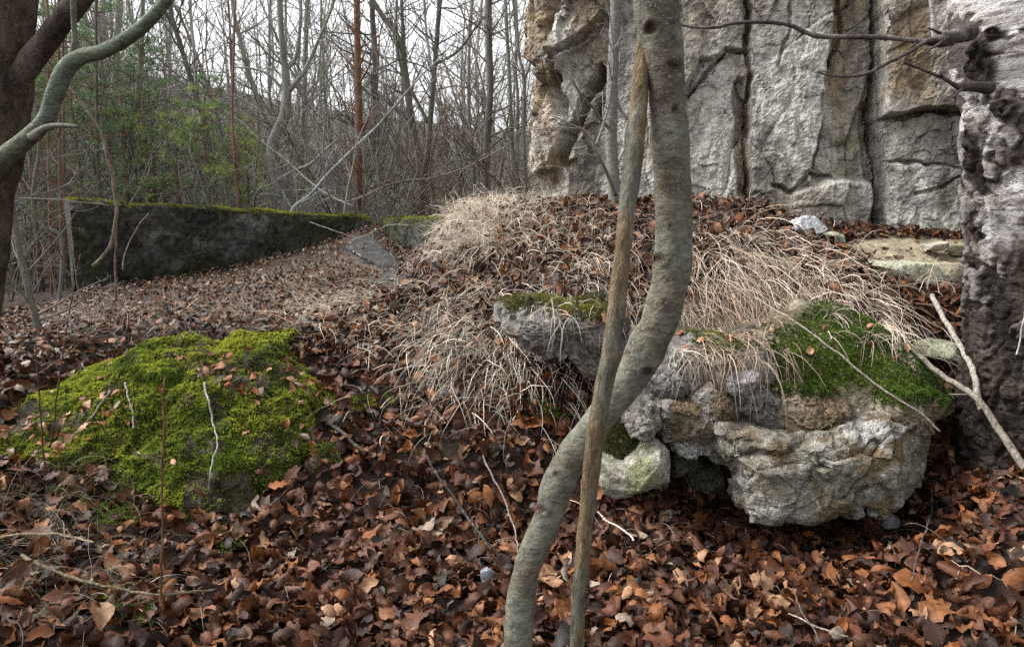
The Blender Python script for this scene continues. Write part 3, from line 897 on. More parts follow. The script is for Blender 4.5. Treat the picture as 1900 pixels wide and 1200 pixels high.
def wall(name, label, A, Bp, zt0, zt1, zb, th, n, seed, side, mossn, dark=1.0):
    root = thing(name, label, 'wall', (A[0], A[1], zb))
    V, Vf, F, F3 = wall_arrays(A, Bp, zt0, zt1, zb, th, n, seed, side)
    c = rock_color(Vf, (.03, .029, .027), (.12, .116, .108), (.05, .048, .036), seed, 3.5) * dark
    g = sstep(.05, .35, fbm(Vf, 2.3, 4, seed + 2)) * .6
    c = mixc(c, (.035, .042, .014), g)
    mk('concrete', Vf, [F, F3], M_concrete, c, root, smooth=False)
    P, N_ = surf_sample(V, F, mossn)
    N_ = np.where(N_[:, 2:3] < 0, -N_, N_)
    zz = P[:, 2]
    u, v = project(P)
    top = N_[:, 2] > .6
    q = fbm(P, 4, 4, seed + 31)
    ztop = V[..., 2].max(1)
    frac = np.clip(((P[:, :2] - np.array(A)) @ (np.array(Bp) - np.array(A))) / ((np.array(Bp) - np.array(A)) ** 2).sum(), 0, 1)
    below = (zt0 * (1 - frac) + zt1 * frac) - zz
    pr = np.where(top, .55 + .8 * q, np.where(below < .06, .7 * sstep(-.3, .3, q), .75 * sstep(.08, .32, q)))
    grnd = zz - zat(P[:, 0], P[:, 1])
    pr = np.maximum(pr, .5 * sstep(.16, .02, grnd) * sstep(-.2, .2, q))
    k = rng.random(len(P)) < pr
    P, N_, top = P[k], N_[k], top[k]
    N_[~top] = N_[~top] * 1.0
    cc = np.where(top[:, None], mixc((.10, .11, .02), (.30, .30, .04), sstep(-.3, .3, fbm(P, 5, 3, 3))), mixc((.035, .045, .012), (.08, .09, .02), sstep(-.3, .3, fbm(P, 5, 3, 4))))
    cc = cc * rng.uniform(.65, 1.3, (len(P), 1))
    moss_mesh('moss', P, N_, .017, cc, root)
    return root
a0 = at(128, 372, 6.75); a1 = at(690, 402, 8.85)
wall('concrete_wall', 'long dark concrete wall with moss along its top, standing across the clearing', a0[:2], a1[:2], a0[2], a1[2], .35, .38, 220, 81, 1, 60000)
b0 = at(697, 402, 8.75); b1 = at(842, 404, 5.2)
wall('short_wall', 'short dark wall with mossy top running from the corner into the grassy mound', b0[:2], b1[:2], b0[2] - .02, b1[2] - .0, .6, .35, 120, 82, 1, 18000, .45)

# ------------------------------------------------------------------ leaves
def leaf_template(seed, nu=5, nv=7, kind='beech', size=.07):
    rs = np.random.default_rng(seed)
    v = np.linspace(0, 1, nv); u = np.linspace(-1, 1, nu)
    if kind == 'beech':
        wv_ = np.sin(np.pi * v ** .82) ** 1.05 * .315
    elif kind == 'oak':
        wv_ = (np.sin(np.pi * v ** 1.15) ** .6) * .30 * (1 + .32 * np.cos(v * 5.2 * np.pi))
    else:
        wv_ = np.sin(np.pi * v ** .7) ** .5 * .42 * (1 + .35 * np.cos(v * 6 * np.pi + 1))
    wv_ = np.maximum(wv_, .012)
    U, Vv = np.meshgrid(u, v)
    x = U * wv_[:, None] * rs.uniform(.8, 1.12); y = Vv - .5
    jag = 1 + (np.abs(U) > .9) * ((.02 if kind == 'beech' else .10) * np.where(np.arange(nv) % 2, 1, -1)[:, None] + rs.normal(0, .025, U.shape)) * (nv > 6)
    if rs.random() < .08: jag[rs.integers(2, nv - 2), 0 if rs.random() < .5 else -1] *= .45
    x = x * jag
    fold = rs.uniform(-.1, .5); fl = rs.random() < .42
    curlw = rs.choice([-1, 1]) * (rs.uniform(.3, 2.2) if fl else rs.uniform(2.5, 6.5)); curll = rs.choice([-1, 1]) * (rs.uniform(.3, 1.3) if fl else rs.uniform(.6, 3.2))
    y = y + .05 * np.abs(U) * rs.uniform(0, 1)
    # curl across
    ang = x * curlw
    xx = np.where(abs(curlw) > .1, np.sin(ang) / curlw, x)
    zz = (1 - np.cos(ang)) / curlw if abs(curlw) > .1 else x * 0
    zz = zz + fold * np.abs(x) * .6
    zz = zz + (.030 if nv > 6 else .015) * np.where(np.arange(nv) % 2, 1, -1)[:, None] * (np.abs(U) > .3)      # pleats between veins
    zz = zz + .05 * rs.normal(0, 1, U.shape) * np.abs(U) ** 2 * .6
    twist = rs.uniform(-.6, .6) * y
    xr = xx * np.cos(twist) - zz * np.sin(twist); zr = xx * np.sin(twist) + zz * np.cos(twist)
    a2 = y * curll
    yy = np.sin(a2) / curll if abs(curll) > .1 else y
    z2 = (1 - np.cos(a2)) / curll if abs(curll) > .1 else y * 0
    T = np.stack([xr, yy - zr * np.sin(a2) * .5, z2 + zr * np.cos(a2)], -1).reshape(-1, 3) * size
    T[:, 2] -= T[:, 2].mean()
    vc = (0.88 + .22 * (np.abs(U) > .01) - .12 * (np.abs(U) > .9)).ravel() * rs.uniform(.93, 1.07, U.size)
    return T, grid_faces(nv, nu), vc
PAL = np.array([(.108,.040,.020),(.074,.028,.015),(.038,.015,.009),(.20,.080,.030),(.32,.18,.10),(.25,.19,.145),(.20,.070,.022),(.032,.025,.022),(.066,.024,.013)])
PALP = np.array([.22,.19,.15,.12,.06,.035,.10,.035,.09])
kinds = ['beech'] * 18 + ['oak'] * 1
NV = len(kinds)
NEAR = [leaf_template(300 + k, 5, 9, kinds[k], [.078, .09, .08][['beech', 'oak', 'maple'].index(kinds[k])]) for k in range(NV)]
MIDL = [leaf_template(300 + k, 3, 5, kinds[k], [.078, .09, .08][['beech', 'oak', 'maple'].index(kinds[k])]) for k in range(NV)]

def leaf_points():
    n = 190000
    x = rng.uniform(-4.2, 4.4, n); y = rng.uniform(1.5, 9.3, n)
    P = np.stack([x, y, zat(x, y)], -1)
    u, v = project(P)
    vis = (u > -220) & (u < 2120) & (v < 1420) & (v > 300)
    dens = np.full(n, 1.0)
    dens *= 1 - .93 * (inside(GRAVEL, u, v))
    plate = inside([(60,560),(300,500),(700,430),(760,500),(700,560),(560,610),(100,640)], u, v)
    dens *= np.where(plate, .50, 1)
    dens *= np.where(inside([(640,462),(655,440),(690,438),(722,470),(800,520),(770,545),(715,545)], u, v), .6, 1)
    dens *= np.where(inside([(0,880),(330,900),(330,1200),(0,1200)], u, v), .8, 1)
    dens *= np.where(inside([(760,345),(930,345),(930,460),(780,470)], u, v), .3, 1)
    dens *= np.where(inside([(180,790),(250,700),(430,660),(560,710),(620,770),(540,850),(420,920),(240,860)], u, v), .05, 1)
    dens *= np.where((y > 6.6), .7, 1)
    # nothing inside the cliff or the walls
    yc = np.interp(x, cpath[3:, 0], cpath[3:, 1])
    dens *= np.where((x > .2) & (y > yc - .12), 0, 1)
    t1 = (a1[:2] - a0[:2]); k1 = ((P[:, :2] - a0[:2]) @ t1) / (t1 @ t1)
    d1 = ((P[:, :2] - a0[:2]) @ np.array([t1[1], -t1[0]])) / np.linalg.norm(t1)
    dens *= np.where((k1 > -.02) & (k1 < 1.05) & (d1 < 0.02), 0, 1)
    t = rng.random(n) < dens * np.interp(y, [3, 4, 6], [.36, .44, .50])
    return P[vis & t]
LP = leaf_points()
ln_ = len(LP)
LN = nat(LP[:, 0], LP[:, 1])
tiltn = LN + rng.normal(0, .55, (ln_, 3))
lift = rng.random(ln_) ** 1.2 * .05
_u, _v = project(LP)
_g = inside([(760,350),(1480,370),(1700,560),(1650,610),(1060,600),(1050,700),(850,700),(600,620),(760,540)], _u, _v) & (rng.random(ln_) < .30)
lift = np.where(_g, .03 + .06 * rng.random(ln_), lift)
LPos = LP + LN * lift[:, None]
pal = rng.choice(len(PAL), ln_, p=PALP / PALP.sum())
u, v = project(LP)
pale = inside([(60,560),(300,500),(700,430),(760,500),(640,570),(560,625),(0,700),(0,600)], u, v)
sw = pale & (rng.random(ln_) < .68)
pal[sw] = rng.choice([4, 5, 3, 7, 5], sw.sum())
dark_low = lift < .012
lc = PAL[pal] * (.26 + .90 * rng.random((ln_, 1)))
var = rng.integers(0, NV, ln_)
lsz = (.45 + .8 * rng.random(ln_) ** .8) * np.interp(LP[:, 1], [3.2, 4.2, 5.2, 7], [1.28, 1.1, .85, .62]) * np.where(pale, .78, 1)
ang = rng.uniform(0, 2 * np.pi, ln_)
LR = frames(tiltn, ang)
inframe = (u > 10) & (u < 1890) & (v > 20) & (v < 1185)
order = np.argsort(np.where(inframe & (lift > .03), LP[:, 1] / lsz, 99))
pick = np.zeros(ln_, bool); pick[order[:300]] = True
nearm = (LP[:, 1] < 3.7) & ~pick
accs = Acc()
for vv in range(NV):
    for TT, mask in ((NEAR[vv], nearm), (MIDL[vv], ~nearm & ~pick)):
        m = mask & (var == vv)
        if not m.any(): continue
        T, F, vc = TT
        V, Fo, C = instance(T, F, LR[m] * lsz[m][:, None, None], LPos[m], lc[m], vc)
        accs.add(V, Fo, C)
litter = accs.obj('fallen_leaves', M_leaf)
tag(litter, 'carpet of brown and copper fallen beech and oak leaves', 'fallen leaves', kind='stuff')
cache = {}
from mathutils import Matrix
for i in np.nonzero(pick)[0]:
    key = (int(var[i]), int(pal[i]))
    if key not in cache:
        T, F, vc = NEAR[key[0]]
        me = make_mesh('leaf', T, F, .85 * PAL[key[1]][None] * vc[:, None])
        me.materials.append(M_leaf)
        cache[key] = me
    o = bpy.data.objects.new('leaf', cache[key])
    COL.objects.link(o)
    M4 = Matrix.Identity(4)
    for r_ in range(3):
        for c_ in range(3):
            M4[r_][c_] = float(LR[i, r_, c_] * lsz[i])
        M4[r_][3] = float(LPos[i, r_])
    o.matrix_world = M4
    o.parent = ground

# leaves lying on the boulder and on the ruin
def top_leaves(W, F, poly, n, seed):
    P, N_ = surf_sample(W, F, 4000)
    u, v = project(P)
    k = np.nonzero(inside(poly, u, v) & (N_[:, 2] > .45) & (N_[:, 1] < .5))[0]
    if len(k) == 0: return
    k = rng.choice(k, min(n, len(k)), replace=False)
    acc = Acc()
    for i in k:
        T, F_, vc = NEAR[rng.integers(0, NV)]
        Rm = frames((N_[i] + rng.normal(0, .25, 3))[None], np.array([rng.uniform(0, 6.28)])) * rng.uniform(.6, .9)
        V, Fo, C = instance(T, F_, Rm, (P[i] + N_[i] * .018)[None], (PAL[rng.choice([0, 3, 4, 5, 6, 4])] )[None], vc)
        acc.add(V, Fo, C)
    return acc
ac = Acc()
for args in ((LBW, LBF, LB, 50, 1), (LBW, LBF, [(520,660),(640,720),(660,860),(540,900),(560,800)], 60, 1), (LBW, LBF, [(-40,780),(80,790),(220,840),(200,870),(-40,830)], 40, 1), (LBW, LBF, [(330,665),(520,650),(540,700),(500,760),(430,745),(330,700)], 45, 1), (LBW, LBF, [(60,770),(180,730),(250,720),(240,790),(170,800)], 30, 1), (*stone_arr[34], [(1405,590),(1600,570),(1720,690),(1450,700)], 14, 2), (*stone_arr[35], [(1180,620),(1420,620),(1420,690),(1200,690)], 16, 3), (*stone_arr[21], [(940,540),(1170,550),(1170,620),(940,600)], 6, 4)):
    a_ = top_leaves(*args)
    if a_:
        n0 = ac.n
        ac.V += a_.V; ac.C += a_.C; ac.F4 += [f + n0 for f in a_.F4]; ac.n += a_.n
tag(ac.obj('scattered_leaves', M_leaf), 'stray dead leaves caught on the mossy boulder and the ruin', 'fallen leaves', kind='stuff')

# ------------------------------------------------------------------ grass
bv = [BVHTree.FromPolygons([tuple(p) for p in V_], [tuple(int(i) for i in f) for f in F_]) for nm_, V_, F_ in SURF if nm_ in ('rock', 'stone')]
def blades(P, length, width, col, up=1.0, lean=(0, 0, 0), droop=.32, wander=.16, segs=8, down=.5, c2=None, seed=0):
    n = len(P)
    rs = np.random.default_rng(seed)
    N_ = nat(P[:, 0], P[:, 1], .15)
    dh = np.stack([N_[:, 0], N_[:, 1], np.zeros(n)], -1)
    D = np.array([0, 0, up]) + rs.normal(0, .55, (n, 3)) * [1, 1, .35] + dh * down + np.array(lean)
    D /= np.linalg.norm(D, axis=1, keepdims=True)
    L = length * rs.uniform(.45, 1.25, n)
    seg = (L / segs)[:, None]
    cur = P.copy(); pts = [cur.copy()]
    wd = rs.normal(0, wander, (n, 3))
    for k in range(segs):
        D = D + np.array([0, 0, -droop]) * (.5 + k * .2) + wd * .6 + rs.normal(0, wander, (n, 3)) * .7 + dh * down * .12
        D /= np.linalg.norm(D, axis=1, keepdims=True)
        cur = cur + D * seg
        g = zat(cur[:, 0], cur[:, 1]) + .012 + .03 * rs.random(n)
        cur[:, 2] = np.maximum(cur[:, 2], g)
        pts.append(cur.copy())
    Q = np.stack(pts, 1)                                   # n, segs+1, 3
    T = np.gradient(Q, axis=1); T /= np.linalg.norm(T, axis=2, keepdims=True) + 1e-9
    side = rs.normal(0, 1, (n, 1, 3)); side[..., 2] *= .4
    width = width * .95
    S = np.cross(T, side); S /= np.linalg.norm(S, axis=2, keepdims=True) + 1e-9
    taper = np.array([.7, 1, 1, .95, .85, .75, .6, .4, .12])[None, :, None] if segs == 8 else np.linspace(1, .15, segs + 1)[None, :, None]
    wv_ = (width * rs.uniform(.6, 1.3, n))[:, None, None] * taper * .5
    V = np.stack([Q - S * wv_, Q + S * wv_], 2).reshape(n, -1, 3)
    m = (segs + 1) * 2
    k = np.arange(segs)
    Fb = np.stack([2 * k, 2 * k + 1, 2 * k + 3, 2 * k + 2], -1)
    F = (Fb[None] + (np.arange(n) * m)[:, None, None]).reshape(-1, 4)
    t = rs.random(n) ** 1.3
    c = mixc(col, c2 if c2 is not None else col, t) * (.42 + .75 * rs.random((n, 1)) ** .8)
    return V.reshape(-1, 3), F, np.repeat(c, m, 0)
def clumpy(n, box, poly, scale=.12, seed=0):
    """roots gathered in tussocks"""
    nc_ = max(4, n // 22)
    C = sample_zone(nc_, box, poly)
    idx = rng.integers(0, len(C), n)
    spread_ = rng.uniform(.4, 1.4, len(C))[idx][:, None]
    xy = C[idx, :2] + rng.normal(0, scale * .8, (n, 2)) * spread_
    return np.column_stack([xy, zat(xy[:, 0], xy[:, 1])])
PALE, STRAW, ROSY, GREY = (.76, .67, .55), (.50, .40, .30), (.40, .27, .20), (.46, .42, .37)
NBOX = (-3, 3.4, 2.4, 6.2)
def hang_points(keys, poly, n):
    out = []
    for k in keys:
        P, N_ = surf_sample(*stone_arr[k], 6000)
        u, v = project(P)
        m = inside(poly, u, v) & (N_[:, 2] > .1) & (N_[:, 1] < .3)
        out.append(P[m])
    P = np.concatenate(out)
    if len(P) == 0: return P
    c = P[rng.integers(0, len(P), max(3, n // 18))]
    q = c[rng.integers(0, len(c), n)]
    return q + rng.normal(0, .018, (n, 3))
def grass(label, specs, nm='dry_grass'):
    acc = Acc()
    for P, kw in specs:
        V, F, C = blades(P, **kw); acc.add(V, F, C)
    return tag(acc.obj(nm, M_grass), label, 'grass', kind='stuff')
grass('bright straw coloured frizzy grass tussock at the left end of the mound crest', [
    (clumpy(2790, NBOX, [(800,375),(900,365),(1000,372),(980,440),(900,470),(835,440)], .22), dict(length=.30, width=.0038, col=PALE, c2=STRAW, up=.8, droop=.34, wander=.45, down=.6, seed=1)),
    (clumpy(1674, NBOX, [(790,372),(930,365),(930,410),(820,420)], .25), dict(length=.26, width=.0036, col=PALE, c2=PALE, up=1.0, droop=.36, wander=.5, down=.4, seed=101)),
    (clumpy(613, NBOX, [(840,430),(900,430),(900,480),(850,480)]), dict(length=.36, width=.004, col=PALE, c2=GREY, up=.6, droop=.30, wander=.2, down=1.0, lean=(-.4, -.3, 0), seed=2))])
grass('dry grass along the leafy crest in front of the cliff', [
    (clumpy(1488, NBOX, [(940,372),(1480,385),(1500,430),(1300,440),(960,450)], .25), dict(length=.22, width=.0038, col=PALE, c2=ROSY, up=.9, droop=.3, wander=.4, seed=3)),
    (clumpy(1302, NBOX, [(920,420),(1240,420),(1240,510),(900,540)], .25), dict(length=.30, width=.004, col=PALE, c2=ROSY, up=.4, droop=.3, wander=.28, down=1.2, seed=33))])
grass('long reddish straw grass hanging over the front of the ruin', [
    (clumpy(2138, NBOX, [(1290,430),(1420,440),(1560,530),(1650,570),(1580,600),(1300,560)], .2), dict(length=.44, width=.0042, col=PALE, c2=ROSY, up=.15, droop=.26, wander=.22, down=1.6, lean=(0, -.35, 0), seed=4)),
    (clumpy(1208, NBOX, [(1300,560),(1420,560),(1440,610),(1300,605)], .15), dict(length=.42, width=.004, col=STRAW, c2=ROSY, up=.1, droop=.3, wander=.13, down=1.5, lean=(0, -.9, 0), seed=44)),
    (hang_points((34, 35), [(1290,600),(1480,585),(1460,660),(1300,660)], 420), dict(length=.36, width=.0034, col=STRAW, c2=ROSY, up=.35, droop=.42, wander=.12, down=0, lean=(0, -1.3, 0), seed=46)),
    (hang_points((34,), [(1480,570),(1640,590),(1660,640),(1480,620)], 90), dict(length=.26, width=.003, col=PALE, c2=ROSY, up=.5, droop=.42, wander=.2, down=0, lean=(.2, -1.0, 0), seed=47)),
    (hang_points((35, 23, 24), [(1190,630),(1290,620),(1290,700),(1190,700)], 90), dict(length=.22, width=.0028, col=GREY, c2=PALE, up=.3, droop=.42, wander=.15, down=0, lean=(0, -1.0, 0), seed=48)),
    (hang_points((21,), [(980,540),(1170,540),(1170,600),(980,600)], 70), dict(length=.24, width=.003, col=PALE, c2=GREY, up=.4, droop=.42, wander=.16, down=0, lean=(0, -1.0, 0), seed=49)),
    (clumpy(483, NBOX, [(1190,520),(1290,520),(1300,600),(1190,600)]), dict(length=.3, width=.0034, col=STRAW, c2=GREY, up=.3, droop=.28, wander=.2, down=1.2, lean=(0, -.6, 0), seed=5)),
    (clumpy(483, NBOX, [(1040,480),(1150,480),(1150,570),(1050,570)]), dict(length=.24, width=.0034, col=PALE, c2=GREY, up=.3, droop=.25, wander=.2, down=1.4, lean=(0, -.4, 0), seed=55))])
grass('pale dry grass combed down the middle slope between boulder and ruin', [
    (clumpy(1153, NBOX, [(560,575),(760,545),(1000,560),(1000,660),(800,670),(620,620)], .25), dict(length=.32, width=.004, col=PALE, c2=STRAW, up=.3, droop=.24, wander=.26, down=1.4, lean=(0, -.25, 0), seed=6)),
    (clumpy(1153, NBOX, [(800,590),(1010,590),(1050,690),(860,700)], .2), dict(length=.36, width=.0042, col=PALE, c2=GREY, up=.3, droop=.25, wander=.18, down=1.5, lean=(0, -.35, 0), seed=7))])
grass('sparse curly dry grass on the leafy shelf before the long wall', [
    (clumpy(700, (-4, 1, 3.6, 7), [(60,600),(230,560),(520,560),(640,575),(500,620),(200,650),(40,680)], .2), dict(length=.28, width=.0034, col=GREY, c2=ROSY, up=.8, droop=.28, wander=.2, seed=8))])
grass('thin grey green grass in the lower left foreground', [
    (clumpy(650, (-3, 1, 1.8, 3.4), [(-60,820),(180,830),(260,980),(260,1190),(-60,1190)], .2), dict(length=.32, width=.0021, col=(.14, .14, .07), c2=(.36, .31, .24), up=.5, droop=.25, wander=.12, down=.8, seed=9)),
    (clumpy(220, (-3, 2.6, 1.8, 3.4), [(260,960),(1800,960),(1800,1190),(260,1190)], .3), dict(length=.22, width=.0025, col=STRAW, c2=GREY, up=.3, droop=.2, wander=.1, down=.3, seed=10))])
grass('few tall curved grass blades in front of the cliff foot', [
    (clumpy(60, NBOX, [(1500,500),(1720,500),(1740,560),(1560,540)], .1), dict(length=.36, width=.0045, col=STRAW, c2=ROSY, up=1.6, droop=.24, wander=.12, seed=12))])

# ------------------------------------------------------------------ near trees
def pathw(pts):
    """(px, py, distance, diameter in px) -> points, radii"""
    a = np.array(pts, float)
    P = at(a[:, 0], a[:, 1], a[:, 2])
    return P, a[:, 3] * a[:, 2] / FPX / 2 * .965
def trunk_mesh(name, pts, mat, col, parent, n=120, sides=20, bump=.06, seed=0, bs=25, col2=None, knots=()):
    P, r = pathw(pts)
    Q = smooth_line(np.column_stack([P, r]), n)
    V, F4, F3 = tube(Q[:, :3], Q[:, 3], sides, bump=bump, seed=seed, bs=bs)
    C = np.broadcast_to(np.array(col, float), V.shape).copy()
    if col2 is not None:
        C = mixc(col, col2, sstep(-.1, .4, fbm(V, 9, 4, seed + 3)))
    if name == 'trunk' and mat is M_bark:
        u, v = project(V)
        C = mixc(C, (.068, .050, .036), .75 * sstep(330, 120, v) * sstep(-.45, .15, fbm(V, 13, 4, 77)))  # brown bark mottling, with shade on the upper trunk painted into the colour
    for (kx, ky, kr, kd) in knots:
        u, v = project(V)
        dd = np.hypot((u - kx) * (1.15 if kx % 2 else .8), v - ky) / kr + .55 * fbm(V, 45, 3, int(kx))
        front = V[:, 1] < np.interp(V[:, 2], np.sort(Q[:, 2]), Q[np.argsort(Q[:, 2]), 1])
        wgt = np.exp(-dd ** 2) * front
        ring = np.exp(-((dd - 1.1) / .35) ** 2) * front
        V[:, 1] += kd * wgt * .9 - kd * .5 * ring
        C = mixc(C, (.04, .025, .018), np.clip(wgt * 1.3, 0, 1))
    return mk(name, V, [F4, F3], mat, C, parent), Q

NT = thing('curved_tree', 'smooth grey green tree trunk with an S bend standing closest in the middle', 'tree', at(962, 1360, 1.5))
CT = [(960,1380,1.52,68),(962,1200,1.5,62),(966,1117,1.5,58),(978,1054,1.5,57),(1012,971,1.5,59),(1032,908,1.5,64),(1053,860,1.5,64),(1092,804,1.5,62),(1130,755,1.5,62),
      (1168,705,1.5,66),(1190,663,1.5,72),(1222,597,1.5,74),(1242,530,1.5,70),(1250,463,1.5,69),(1252,397,1.5,69),(1248,333,1.5,66),(1243,267,1.5,69),
      (1241,200,1.5,67),(1233,133,1.5,70),(1226,67,1.5,76),(1217,0,1.5,84),(1205,-80,1.5,90),(1195,-300,1.5,92)]
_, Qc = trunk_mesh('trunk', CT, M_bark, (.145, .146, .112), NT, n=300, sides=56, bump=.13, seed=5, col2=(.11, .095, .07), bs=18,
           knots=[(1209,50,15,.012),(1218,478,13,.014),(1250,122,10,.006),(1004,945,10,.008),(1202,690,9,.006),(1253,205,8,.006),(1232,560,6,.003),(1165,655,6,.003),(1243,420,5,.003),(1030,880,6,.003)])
ST = thing('slender_pole_tree', 'thin straight ochre brown stem crossing in front of the curved trunk', 'tree', at(1072, 1370, 1.42))
PT = [(1070,1380,1.42,34),(1071,1200,1.42,31),(1074,1117,1.42,31),(1081,1033,1.42,31),(1089,950,1.42,33),(1098,867,1.41,36),(1109,783,1.40,37),(1124,700,1.40,37),(1132,663,1.40,37),(1141,597,1.40,35),
      (1148,530,1.40,34),(1156,463,1.41,32),(1162,397,1.42,32),(1170,333,1.44,36),(1179,267,1.46,34),(1185,200,1.48,33),(1190,133,1.50,30),(1197,60,1.52,27),(1204,-60,1.56,25),(1210,-300,1.6,22)]
trunk_mesh('trunk', PT, M_bark2, (.16, .115, .068), ST, n=200, sides=24, bump=.10, seed=6, col2=(.12, .118, .09), bs=26, knots=[(1132,460,6,.004),(1161,250,7,.004),(1107,840,5,.003)])

# left dark tree with limb and the green curved one in front
LT = thing('dark_tree', 'dark rough barked tree at the far left with a thick limb rising right', 'tree', at(-60, 1100, 1.9))
trunk_mesh('trunk', [(-150,1150,1.9,120),(-105,900,1.9,100),(-62,700,1.9,80),(-34,550,1.9,70),(-16,400,1.9,68),(-5,300,1.9,84),(0,200,1.9,96),(5,100,1.9,96),(10,0,1.9,98),(18,-200,1.9,95)], M_bark3, (.10, .075, .055), LT, n=140, sides=36, bump=.22, seed=7, col2=(.055, .042, .034), bs=9)
trunk_mesh('limb', [(5,210,1.9,30),(40,140,1.88,42),(80,85,1.86,38),(115,40,1.84,36),(160,-15,1.82,34),(260,-120,1.8,30)], M_bark3, (.12, .095, .08), LT, n=60, sides=24, bump=.2, seed=8, col2=(.07, .055, .045), bs=12)
GT = thing('green_branch_tree', 'smooth grey green curved branch sweeping up in front of the dark tree', 'tree', at(-60, 350, 1.7))
trunk_mesh('stem', [(-300,500,1.9,44),(-120,390,1.78,38),(0,297,1.7,34),(45,262,1.68,31),(82,225,1.66,28),(102,175,1.65,30),(122,130,1.64,31),(150,106,1.63,27),(190,96,1.62,25),(235,72,1.6,24),(275,40,1.58,22),(320,-15,1.56,20),(380,-120,1.52,16)], M_bark, (.12, .145, .105), GT, n=140, sides=24, bump=.06, seed=9, col2=(.12, .13, .09), bs=20)
trunk_mesh('side_twig', [(60,255,1.66,20),(85,238,1.64,13),(110,233,1.63,9),(145,235,1.62,7)], M_bark, (.17, .16, .13), GT, n=24, sides=10, bump=.1, seed=10)
trunk_mesh('upright_shoot', [(130,125,1.63,16),(138,85,1.63,12),(138,60,1.63,9),(136,0,1.62,10),(134,-120,1.62,8)], M_bark, (.14, .13, .10), GT, n=30, sides=10, bump=.1, seed=11)

# big birch on the right
BT = thing('birch_tree', 'massive old birch trunk with peeling white bark and black fissured base at the right edge', 'tree', at(1930, 880, 3.0))
# circle radius and centre so that the left silhouette follows the photograph
zb_ = np.concatenate([np.linspace(-.1, .25, 10), np.linspace(.25, 2.6, 420)[1:], np.linspace(2.6, 4.6, 30)[1:]])
edge = np.array([(1765,1000),(1785,850),(1792,770),(1797,700),(1805,600),(1803,450),(1797,350),(1788,270),(1792,200),(1778,140),(1766,90),(1768,0),(1766,-250)], float)
ez = np.array([at(e[0], e[1], 3.0) for e in edge])
ex = np.interp(zb_, ez[:, 2], ez[:, 0]) + .045
rad = np.interp(zb_, [-.1, .3, .8, 1.6, 2.4, 4.6], [.42, .37, .325, .30, .31, .29])
cxb = ex + rad
ta = np.linspace(0, 2 * np.pi, 360, endpoint=False)
TA, ZB = np.meshgrid(ta, zb_)
RB = rad[:, None]
dirs = np.stack([np.cos(TA), np.sin(TA), np.zeros_like(TA)], -1)
Bb = np.stack([cxb[:, None] + RB * np.cos(TA), 3.02 + RB * np.sin(TA), ZB], -1)
Sp = np.stack([RB * np.cos(TA), RB * np.sin(TA), ZB], -1)
low = sstep(1.95, 1.45, ZB + .9 * fbm(Sp, 4.5, 4, 2, .6))
pf1, pf2, pid = worley(Sp * [1, 1, .26] + .10 * np.stack([fbm(Sp, 6, 4, 4), fbm(Sp, 6, 4, 44), fbm(Sp, 6, 4, 444)], -1), 13, 6)
platem = sstep(.05, .22, pf2 - pf1)
ch1, ch2 = chips(Sp, 22, 61, .05, (1, 1, .6))
dB = low * (.020 * platem * (.3 + pid) - .012 + .010 * fbm(Sp * [1, 1, .6], 12, 4, 7, ridge=True) + .010 * ch1)
bu, bvv = project(Bb)
scar = np.zeros_like(ZB)
for (kx, ky, ra, rb_) in ((1822,115,30,48),(1865,200,28,24),(1845,60,16,12),(1800,270,14,46)):
    dd = np.hypot((bu - kx) / ra, (bvv - ky) / rb_)
    fr = (Bb[..., 1] < 3.05)
    s_ = sstep(1.15, .7, dd + .45 * fbm(Sp, 14, 4, int(kx))) * fr
    scar = np.maximum(scar, s_)
    dB += s_ * (.012 + .018 * fbm(Sp, 22, 4, 5, ridge=True) + .006 * np.cos(dd * 9) + .012 * ch1)
lent = sstep(.08, .2, fbm(Sp * [1, 1, 5], 8, 4, 15, .65))
peel = sstep(.06, .14, fbm(Sp * [1, 1, 2.2], 5, 4, 25))
dB += (1 - low) * (.003 * lent - .006 * peel + .006 * fbm(Sp * [1, 1, 2], 4, 3, 17))
VB = Bb + dirs * dB[..., None]
bc = mixc((.40, .375, .36), (.66, .64, .62), sstep(-.3, .3, fbm(Sp * [1, 1, 4], 5, 4, 35)))
bc = mixc(bc, (.16, .12, .11), lent * .5)
bc = mixc(bc, (.06, .04, .032), peel * .9)
darkb = mixc((.018, .014, .012), (.062, .047, .038), sstep(-.3, .3, fbm(Sp, 9, 4, 45)))
pw = sstep(.5, .7, pid) * platem * sstep(.35, 1.2, ZB + .3 * fbm(Sp, 2, 2, 3))
darkb = mixc(darkb, (.36, .33, .31), pw * .75 * sstep(.7, 1.5, ZB))
bc = mixc(bc, darkb, np.clip(low + 0, 0, 1))
bc = mixc(bc, mixc((.025, .02, .018), (.085, .055, .04), sstep(0, .5, fbm(Sp, 10, 3, 55))), scar)
mk('trunk', VB, grid_faces(len(zb_), 360, True), M_birch, bc.reshape(-1, 3), BT)
bcol = (.105, .085, .08)
trunk_mesh('branch', [(1800,62,2.8,30),(1765,70,2.72,26),(1742,76,2.7,22),(1712,78,2.68,11),(1680,74,2.66,9),(1620,69,2.64,9),(1560,69,2.62,9),(1515,67,2.6,9),(1490,58,2.59,8),(1460,46,2.58,7),(1410,41,2.56,7),(1360,44,2.55,6),(1330,51,2.54,6),(1290,51,2.53,5),(1262,47,2.52,4),(1200,40,2.5,3)], M_bark3, bcol, BT, n=120, sides=10, bump=.25, seed=12, bs=30, col2=(.20, .17, .155))
trunk_mesh('branch', [(1745,78,2.68,15),(1720,77,2.66,8),(1687,97,2.62,7),(1647,117,2.58,6),(1613,135,2.55,6),(1580,142,2.53,5),(1543,141,2.5,4),(1515,134,2.48,2)], M_bark3, bcol, BT, n=60, sides=8, bump=.2, seed=13, bs=30)
